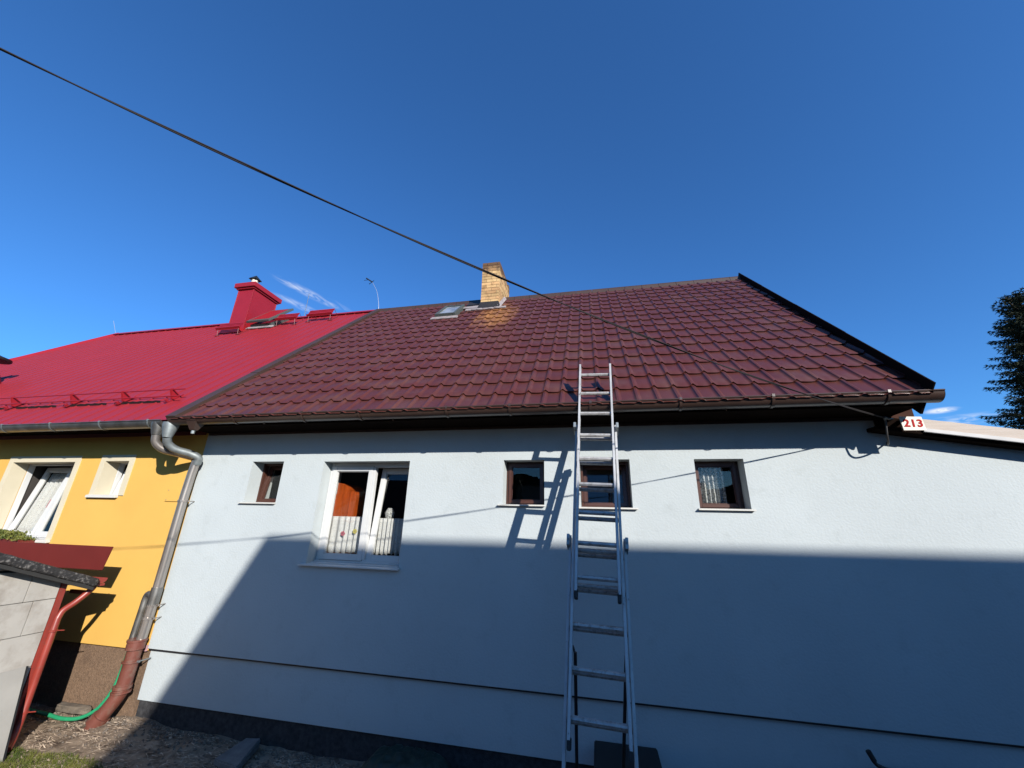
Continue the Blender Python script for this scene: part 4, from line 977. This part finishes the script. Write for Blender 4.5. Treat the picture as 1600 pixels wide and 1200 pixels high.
for k in range(7): mb.f.append((k, 7+k, 7+(k+1) % 7, (k+1) % 7))
mb.build('body', M['wardrobe'], wd, bevel=.004)
prof2 = [(-3.172, -1.7), (-3.075, -1.7), (-3.075, .20), (-3.085, .27), (-3.115, .31), (-3.15, .32), (-3.172, .30)]
mb = MB()
for y in (4.80, 5.15): mb.v += [(p[0], y, p[1]) for p in prof2]
mb.f.append(tuple(range(7))); mb.f.append(tuple(range(13, 6, -1)))
for k in range(7): mb.f.append((k, 7+k, 7+(k+1) % 7, (k+1) % 7))
mb.build('side_panel', M['wardrobe'], wd, bevel=.004)
MB().box(-3.385, -3.225, 4.748, 4.7595, -1.6, .28).build('door', M['wardrobe'], wd, bevel=.004)
# white thing beside the centre post
mb = MB(); mb.tube([(-2.60, 4.85, -.9), (-2.60, 4.85, -.05), (-2.60, 4.85, .0), (-2.60, 4.85, .06), (-2.60, 4.85, .115)], [.02, .025, .052, .062, .03], 14)
tag(mb.build('table_lamp', lace_mat('patterned shade', 60, .5, (0.45, 0.45, 0.44), 22), smooth=60), 'small lace patterned lamp beside centre post of big window', 'lamp')
# dark picture behind small window
MB_ = MB().box(-.98, -.58, 4.98, 5.0, .20, .42).build('panel_board', M['room_paper']); tag(MB_, 'grey board standing inside the small window left of ladder', 'board')
# trinkets hanging in yellow window
mb = MB()
for k in range(5): mb.tube([(-7.72+.02*(k % 2), YW+.33, .42-.13*k), (-7.70+.02*(k % 2), YW+.33, .36-.13*k)], [.012, .022], 8)
tag(mb.build('window_ornament', M['white']), 'string of small white ornaments in right of yellow window', 'ornament')
mb = MB(); mb.tube([(-8.30, YW+.33, .02), (-8.29, YW+.345, .14)], .022, 8); tag(mb.build('red_figure', M['flower']), 'small red ornament hanging on curtain of yellow house', 'ornament')

# ------------------------------------------------------------------ window box plants
fb = empty('window_box', (-8.4, 4.3, -.42), 'flower box with low yellow green plants under yellow window', 'window box')
MB().box(-9.2, -7.62, 4.20, 4.39, -.52, -.40).build('trough', M['splash'], fb, bevel=.01)
def leaf_cloud(pts, size, m, name, parent, flat=.5, aspect=1.0):
    mb = MB()
    for p in pts:
        d = Vector((random.gauss(0, 1), random.gauss(0, 1), random.gauss(0, 1)*flat+.4)).normalized(); a = d.orthogonal().normalized(); a = Matrix.Rotation(random.uniform(0, 6.28), 3, d) @ a; b = d.cross(a)
        s = size*random.uniform(.6, 1.4); p = Vector(p)
        mb.add([p-a*s*.1, p+a*s*.5+b*s*.35*aspect, p+a*s*1.1+d*s*.15, p+a*s*.5-b*s*.35*aspect], [(0, 1, 2, 3)])
    return mb.build(name, m, parent)
pts = []
for k in range(2600):
    x = random.uniform(-9.2, -7.60); h = .10+.05*noise.noise(Vector((x*5, 0, 0)))-.10*max(0, x+7.85)/.25
    pts.append((x, random.gauss(4.27, .05), -.40+random.random()**.7*max(.02, h)))
leaf_cloud(pts, .026, M['leaves'], 'foliage', fb)

# ------------------------------------------------------------------ spruce beyond the annex
def spruce(x, y, h, top_z, label):
    t = empty('spruce_tree', (x, y, top_z-h), label, 'tree')
    MB().tube([(x, y, top_z-h), (x+.02, y, top_z-h*.5), (x, y, top_z-.1)], [.24, .15, .02], 10).build('trunk', M['bark'], t, smooth=60)
    mb = MB(); limb = MB(); z = top_z-.05; rnd = random.Random(8)
    def tuft(c, dv, s, n):
        for _ in range(n):
            nd = (dv*1.0+Vector((rnd.gauss(0, .5), rnd.gauss(0, .5), rnd.gauss(0, .42)))).normalized()
            w = nd.orthogonal().normalized(); w = Matrix.Rotation(rnd.uniform(0, 6.28), 3, nd) @ w
            q = s*rnd.uniform(.6, 1.25); mb.add([c-w*q*.17, c+w*q*.17, c+nd*q], [(0, 1, 2)])
    for k in range(60): tuft(Vector((x+rnd.gauss(0, .03), y+rnd.gauss(0, .03), top_z-.5*rnd.random())), Vector((rnd.gauss(0, .6), rnd.gauss(0, .6), 1)).normalized(), .11, 3)
    while z > top_z-7.6:
        dep = top_z-z; rad = min(2.55, .28+.56*dep**.80)
        nb = 8+int(min(8, dep*2)); a0 = rnd.random()*6.28
        for b in range(nb):
            a = a0+6.283*b/nb+rnd.uniform(-.2, .2); L = rad*rnd.uniform(.66, 1.12); zb = z+rnd.uniform(-.12, .12)
            if math.sin(a) > .75 and dep > 2: continue            # far side, hidden behind the rest of the crown
            dirv = Vector((math.cos(a), math.sin(a), 0)); rise = .55 if dep < 1.0 else (.15 if dep < 2 else -.05)
            nseg = max(3, int(L/.12)); side = Vector((-dirv.y, dirv.x, 0)); pts = []
            for i in range(nseg+1):
                q = i/nseg; pts.append(Vector((x, y, zb))+dirv*L*q+Vector((0, 0, rise*L*q-.20*L*q+.20*L*q**2.6)))
            limb.tube([pts[0], pts[len(pts)//2], pts[-1]], [.035, .02, .006], 4, caps=False)
            for i in range(1, nseg+1):
                q = i/nseg; p = pts[i]; tuft(p, dirv, .12, 6)
                if q < .75: tuft(p+Vector((rnd.gauss(0, .1), rnd.gauss(0, .1), rnd.gauss(0, .12))), dirv, .16, 6)
                tw = min(.55, L*.34)*(1.15-q)*min(1, .35+q*2)+.08
                for sgn in (-1, 1):
                    dv = (side*sgn+dirv*.75+Vector((0, 0, rnd.uniform(-.30, -.05)))).normalized(); ln = tw*rnd.uniform(.7, 1.2); ns = max(2, int(ln/.06))
                    for j in range(ns):
                        c = p+dv*ln*(j+.6)/ns+Vector((0, 0, -.10*(j/ns)**2))
                        tuft(c, dv, .12, 5)
                        if rnd.random() < .35: tuft(c+Vector((0, 0, -.05)), Vector((0, 0, -1)), .09, 2)
        z -= .17+.055*min(dep, 4)
    mb.build('crown', M['needles'], t); limb.build('branches', M['bark'], t)
    return t
spruce(19.45, 20, 12.6, 10.25, 'tall dark green spruce standing beyond the annex roof on the right')

# ------------------------------------------------------------------ clutter at the foot of the walls
def rock(name, c, sx, sy, sz, m, label, cat, seed, rot=0.0, rough=.18):
    bm = bmesh.new(); bmesh.ops.create_icosphere(bm, subdivisions=4, radius=1)
    for v in bm.verts:
        p = v.co.copy()
        q = Vector([math.copysign(abs(w)**.55, w) for w in p])
        q *= 1+rough*noise.noise(p*1.6+Vector((seed, 0, 0)))+rough*.3*noise.noise(p*6+Vector((seed, 0, 0)))
        v.co = Vector((q.x*sx, q.y*sy, q.z*sz))
    me = bpy.data.meshes.new(name); bm.to_mesh(me); bm.free(); me.materials.append(m)
    for p in me.polygons: p.use_smooth = True
    o = bpy.data.objects.new(name, me); C.objects.link(o); o.location = c; o.rotation_euler = (0, 0, rot)
    return tag(o, label, cat)
rock('stone_block', (-6.03, 4.37, -2.165), .27, .05, .032, M['stone'], 'long brown stone lying by the brown plinth beside green hose', 'stone', 3, rot=-.02, rough=.3)
mb = MB(); z = -2.27
mb.hexa([(-3.70, 4.05, z), (-3.36, 3.98, z), (-3.50, 4.40, z), (-3.66, 4.38, z)], [(-3.70, 4.05, z+.05), (-3.36, 3.98, z+.06), (-3.50, 4.40, z+.09), (-3.66, 4.38, z+.085)])
tag(mb.build('concrete_slab', M['concrete'], bevel=.01), 'broken grey concrete slab lying in the shade below blue wall', 'slab')
bm = bmesh.new(); bmesh.ops.create_grid(bm, x_segments=40, y_segments=20, size=1)
for v in bm.verts:
    x, y = v.co.x, v.co.y; h = max(0, 1-x**4*.9)*max(0, 1-abs(y)**3*.9); v.co = Vector((-1.78+x*.42, 4.16+y*.22, -2.33+.33*h**.45+.035*noise.noise(Vector((x*5, y*7, 0)))+.02*noise.noise(Vector((x*14, y*16, 2)))))
me = bpy.data.meshes.new('tarpaulin'); bm.to_mesh(me); bm.free(); me.materials.append(M['tarp'])
for p in me.polygons: p.use_smooth = True
o = bpy.data.objects.new('tarpaulin', me); C.objects.link(o); tag(o, 'dark green tarpaulin heap against the dark plinth', 'tarpaulin')
bx = empty('storage_box', (.16, 4.1, -2.3), 'black plastic box standing behind the foot of ladder', 'box')
MB().box(-.095, .40, 3.93, 4.33, -2.32, -1.84).build('body', M['black_plastic'], bx, bevel=.012)
MB().box(-.11, .415, 3.915, 4.345, -1.839, -1.805).build('lid', M['black_plastic'], bx, bevel=.008)
br = empty('wheelbarrow', (2.2, 4.05, -2.3), 'dark wheelbarrow with raised handle grip at the wall foot', 'wheelbarrow')
MB().tube(smooth_path([(1.945, 4.2, -1.60), (1.975, 4.2, -1.665), (2.06, 4.18, -1.70), (2.5, 4.1, -1.86), (3.0, 3.9, -2.05)], 5), .014, 8).build('handle', M['black_steel'], br, smooth=60)
MB().tube([(1.942, 4.2, -1.592), (1.968, 4.2, -1.65)], .019, 10).build('grip', M['rubber'], br)
MB().hexa([(2.2, 3.9, -2.1), (2.8, 3.9, -2.1), (2.8, 4.25, -2.1), (2.2, 4.25, -2.1)], [(2.02, 3.8, -1.715), (2.95, 3.8, -1.72), (2.95, 4.3, -1.72), (2.02, 4.3, -1.715)]).build('tray', M['tarp'], br, bevel=.01)
MB().tube([(2.9, 3.98, -2.18), (2.9, 4.06, -2.18)], .15, 20).build('wheel', M['rubber'], br)
MB().tube([(2.25, 4.2, -2.08), (2.25, 4.2, -2.34)], .012, 8).build('leg', M['black_steel'], br)

# straw and chips, gravel, grass
mb = MB(); rnd = random.Random(11)
for k in range(16000):
    x = rnd.uniform(-7.2, -1.2); y = rnd.uniform(3.2, 4.42)
    if noise.noise(Vector((x*2.2, y*3.5, 9))) < -.05 and rnd.random() < .8: continue
    z = gz(x, y); a = rnd.gauss(.15, .5); L = rnd.uniform(.008, .034); w = rnd.uniform(.0015, .005)
    d = Vector((math.cos(a), math.sin(a), rnd.gauss(0, .25))); s = Vector((-math.sin(a), math.cos(a), rnd.gauss(0, .3)))*w; c = Vector((x, y, z+.004+rnd.random()*.006))
    mb.add([c-d*L-s, c+d*L-s*.6, c+d*L+s*.6, c-d*L+s], [(0, 1, 2, 3)])
tag(mb.build('dry_litter', M['straw']), 'dry straw and bark litter on the bare earth', 'litter', kind='stuff')
mb = MB()
for k in range(900):
    x = rnd.uniform(-6.6, -.8); y = 4.42-abs(rnd.gauss(0, .28))
    r_ = rnd.uniform(.006, .022)*(1.6 if rnd.random() < .05 else 1); c = Vector((x, y, gz(x, y)+r_*.3)); o = len(mb.v)
    for (a, b, d) in ((1, 0, 0), (-1, 0, 0), (0, 1, 0), (0, -1, 0), (0, 0, .7), (0, 0, -.7)): mb.v.append(tuple(c+Vector((a*rnd.uniform(.7, 1.3), b*rnd.uniform(.6, 1.2), d))*r_))
    for f in ((0, 2, 4), (2, 1, 4), (1, 3, 4), (3, 0, 4), (2, 0, 5), (1, 2, 5), (3, 1, 5), (0, 3, 5)): mb.f.append(tuple(o+i for i in f))
tag(mb.build('gravel', M['rubble']), 'loose gravel and rubble along the plinth', 'gravel', kind='stuff')
mb = MB()
for k in range(22000):
    x = rnd.uniform(-6.0, -3.4); y = rnd.uniform(3.2, 3.80)
    edge = 3.74+.05*noise.noise(Vector((x*4, 1, 1))) - .06*abs(x+5)
    if y > edge-.10*rnd.random()**2: continue
    if y > 4.0: continue
    z = gz(x, y); a = rnd.random()*6.28; h = rnd.uniform(.02, .055); w = rnd.uniform(.002, .004)
    s = Vector((math.cos(a), math.sin(a), 0))*w; t = Vector((rnd.gauss(0, .5), rnd.gauss(0, .5), 1)).normalized()*h; c = Vector((x, y, z-.003))
    mb.add([c-s, c+s, c+t], [(0, 1, 2)])
tag(mb.build('grass', M['grass']), 'short green grass at the edge of bare earth', 'grass', kind='stuff')

mb = MB(); rnd = random.Random(3)
nu, nv = 90, 30
for j in range(nv+1):
    for i in range(nu+1):
        a = math.pi*j/nv; x = -9+16.5*i/nu; w = 1.6; y = -13.5-w*math.cos(a); z = -2.2+5.2*math.sin(a)**.6*(.85+.2*noise.noise(Vector((x*.4, 2, 0))))
        d = .5*noise.noise(Vector((x, y, z)))+.25*noise.noise(Vector((x*3, y*3, z*3))); mb.v.append((x+d, y+d, z+d*.6))
for j in range(nv):
    for i in range(nu): a = j*(nu+1)+i; mb.f.append((a, a+1, a+nu+2, a+nu+1))
tag(mb.build('blocker_hedge', M['needles']), 'unseen dark evergreen hedge added behind the viewer to darken glass reflections', 'hedge')  # added out of view to block sky light and bright window reflections
barn = empty('blocker_barn', (-12, -8, -2.0), 'unseen dark timber barn added left behind the viewer to hold back sky light', 'barn')  # invented barn, never in view, cuts sky light on the shaded wall
MB().box(-20, -7.5, -13, -6, -2.4, 2.6).build('wall', M['pole'], barn)
mb = MB(); mb.hexa([(-20.4, -13.4, 2.5), (-7.1, -13.4, 2.5), (-7.1, -9, 5.2), (-20.4, -9, 5.2)], [(-20.4, -13.4, 2.6), (-7.1, -13.4, 2.6), (-7.1, -9, 5.3), (-20.4, -9, 5.3)])
mb.hexa([(-20.4, -9, 5.2), (-7.1, -9, 5.2), (-7.1, -5.6, 2.5), (-20.4, -5.6, 2.5)], [(-20.4, -9, 5.3), (-7.1, -9, 5.3), (-7.1, -5.6, 2.6), (-20.4, -5.6, 2.6)]); mb.build('roof', M['roof_far'], barn)

# ------------------------------------------------------------------ house across the yard (behind the photographer): it throws the big shadow
opp = empty('neighbour_house', (14, -6, -2.0), 'beige gabled house across the yard behind the viewer', 'house')
RX0, RX1, RYc, RZt = 5.40, 24.0, -6.0, 5.996
SH = .0142*(RX1-RX0)      # the house stands slightly askew to ours
mb = MB(); mb.hexa([(RX0+.4, -9.2, -2.4), (RX1-.4, -9.2, -2.4), (RX1-.4, -2.8, -2.4), (RX0+.4, -2.8, -2.4)], [(RX0+.4, -9.2, 2.6), (RX1-.4, -9.2, 2.6), (RX1-.4, -2.8, 2.6), (RX0+.4, -2.8, 2.6)])
for x in (RX0+.4, RX1-.4): mb.add([(x, -9.2, 2.6), (x, -2.8, 2.6), (x, RYc, RZt-.25)], [(0, 1, 2)])
mb.build('wall', M['render_far'], opp)
mb = MB()
for ye in (-9.65, -2.35):
    mb.hexa([(RX0, ye, 2.246), (RX1, ye+SH, 2.246), (RX1, RYc+SH, RZt-.1), (RX0, RYc, RZt-.1)], [(RX0, ye, 2.346), (RX1, ye+SH, 2.346), (RX1, RYc+SH, RZt), (RX0, RYc, RZt)])
mb.build('roof', M['roof_far'], opp)
for x in (8.5, 12, 15.5, 19):
    f = MB().box(x-.55, x+.55, -2.80, -2.77, .1, 1.4).build('window', M['white'], opp); MB().box(x-.48, x+.48, -2.769, -2.76, .17, 1.33).build('pane', M['dark_glass'], f)
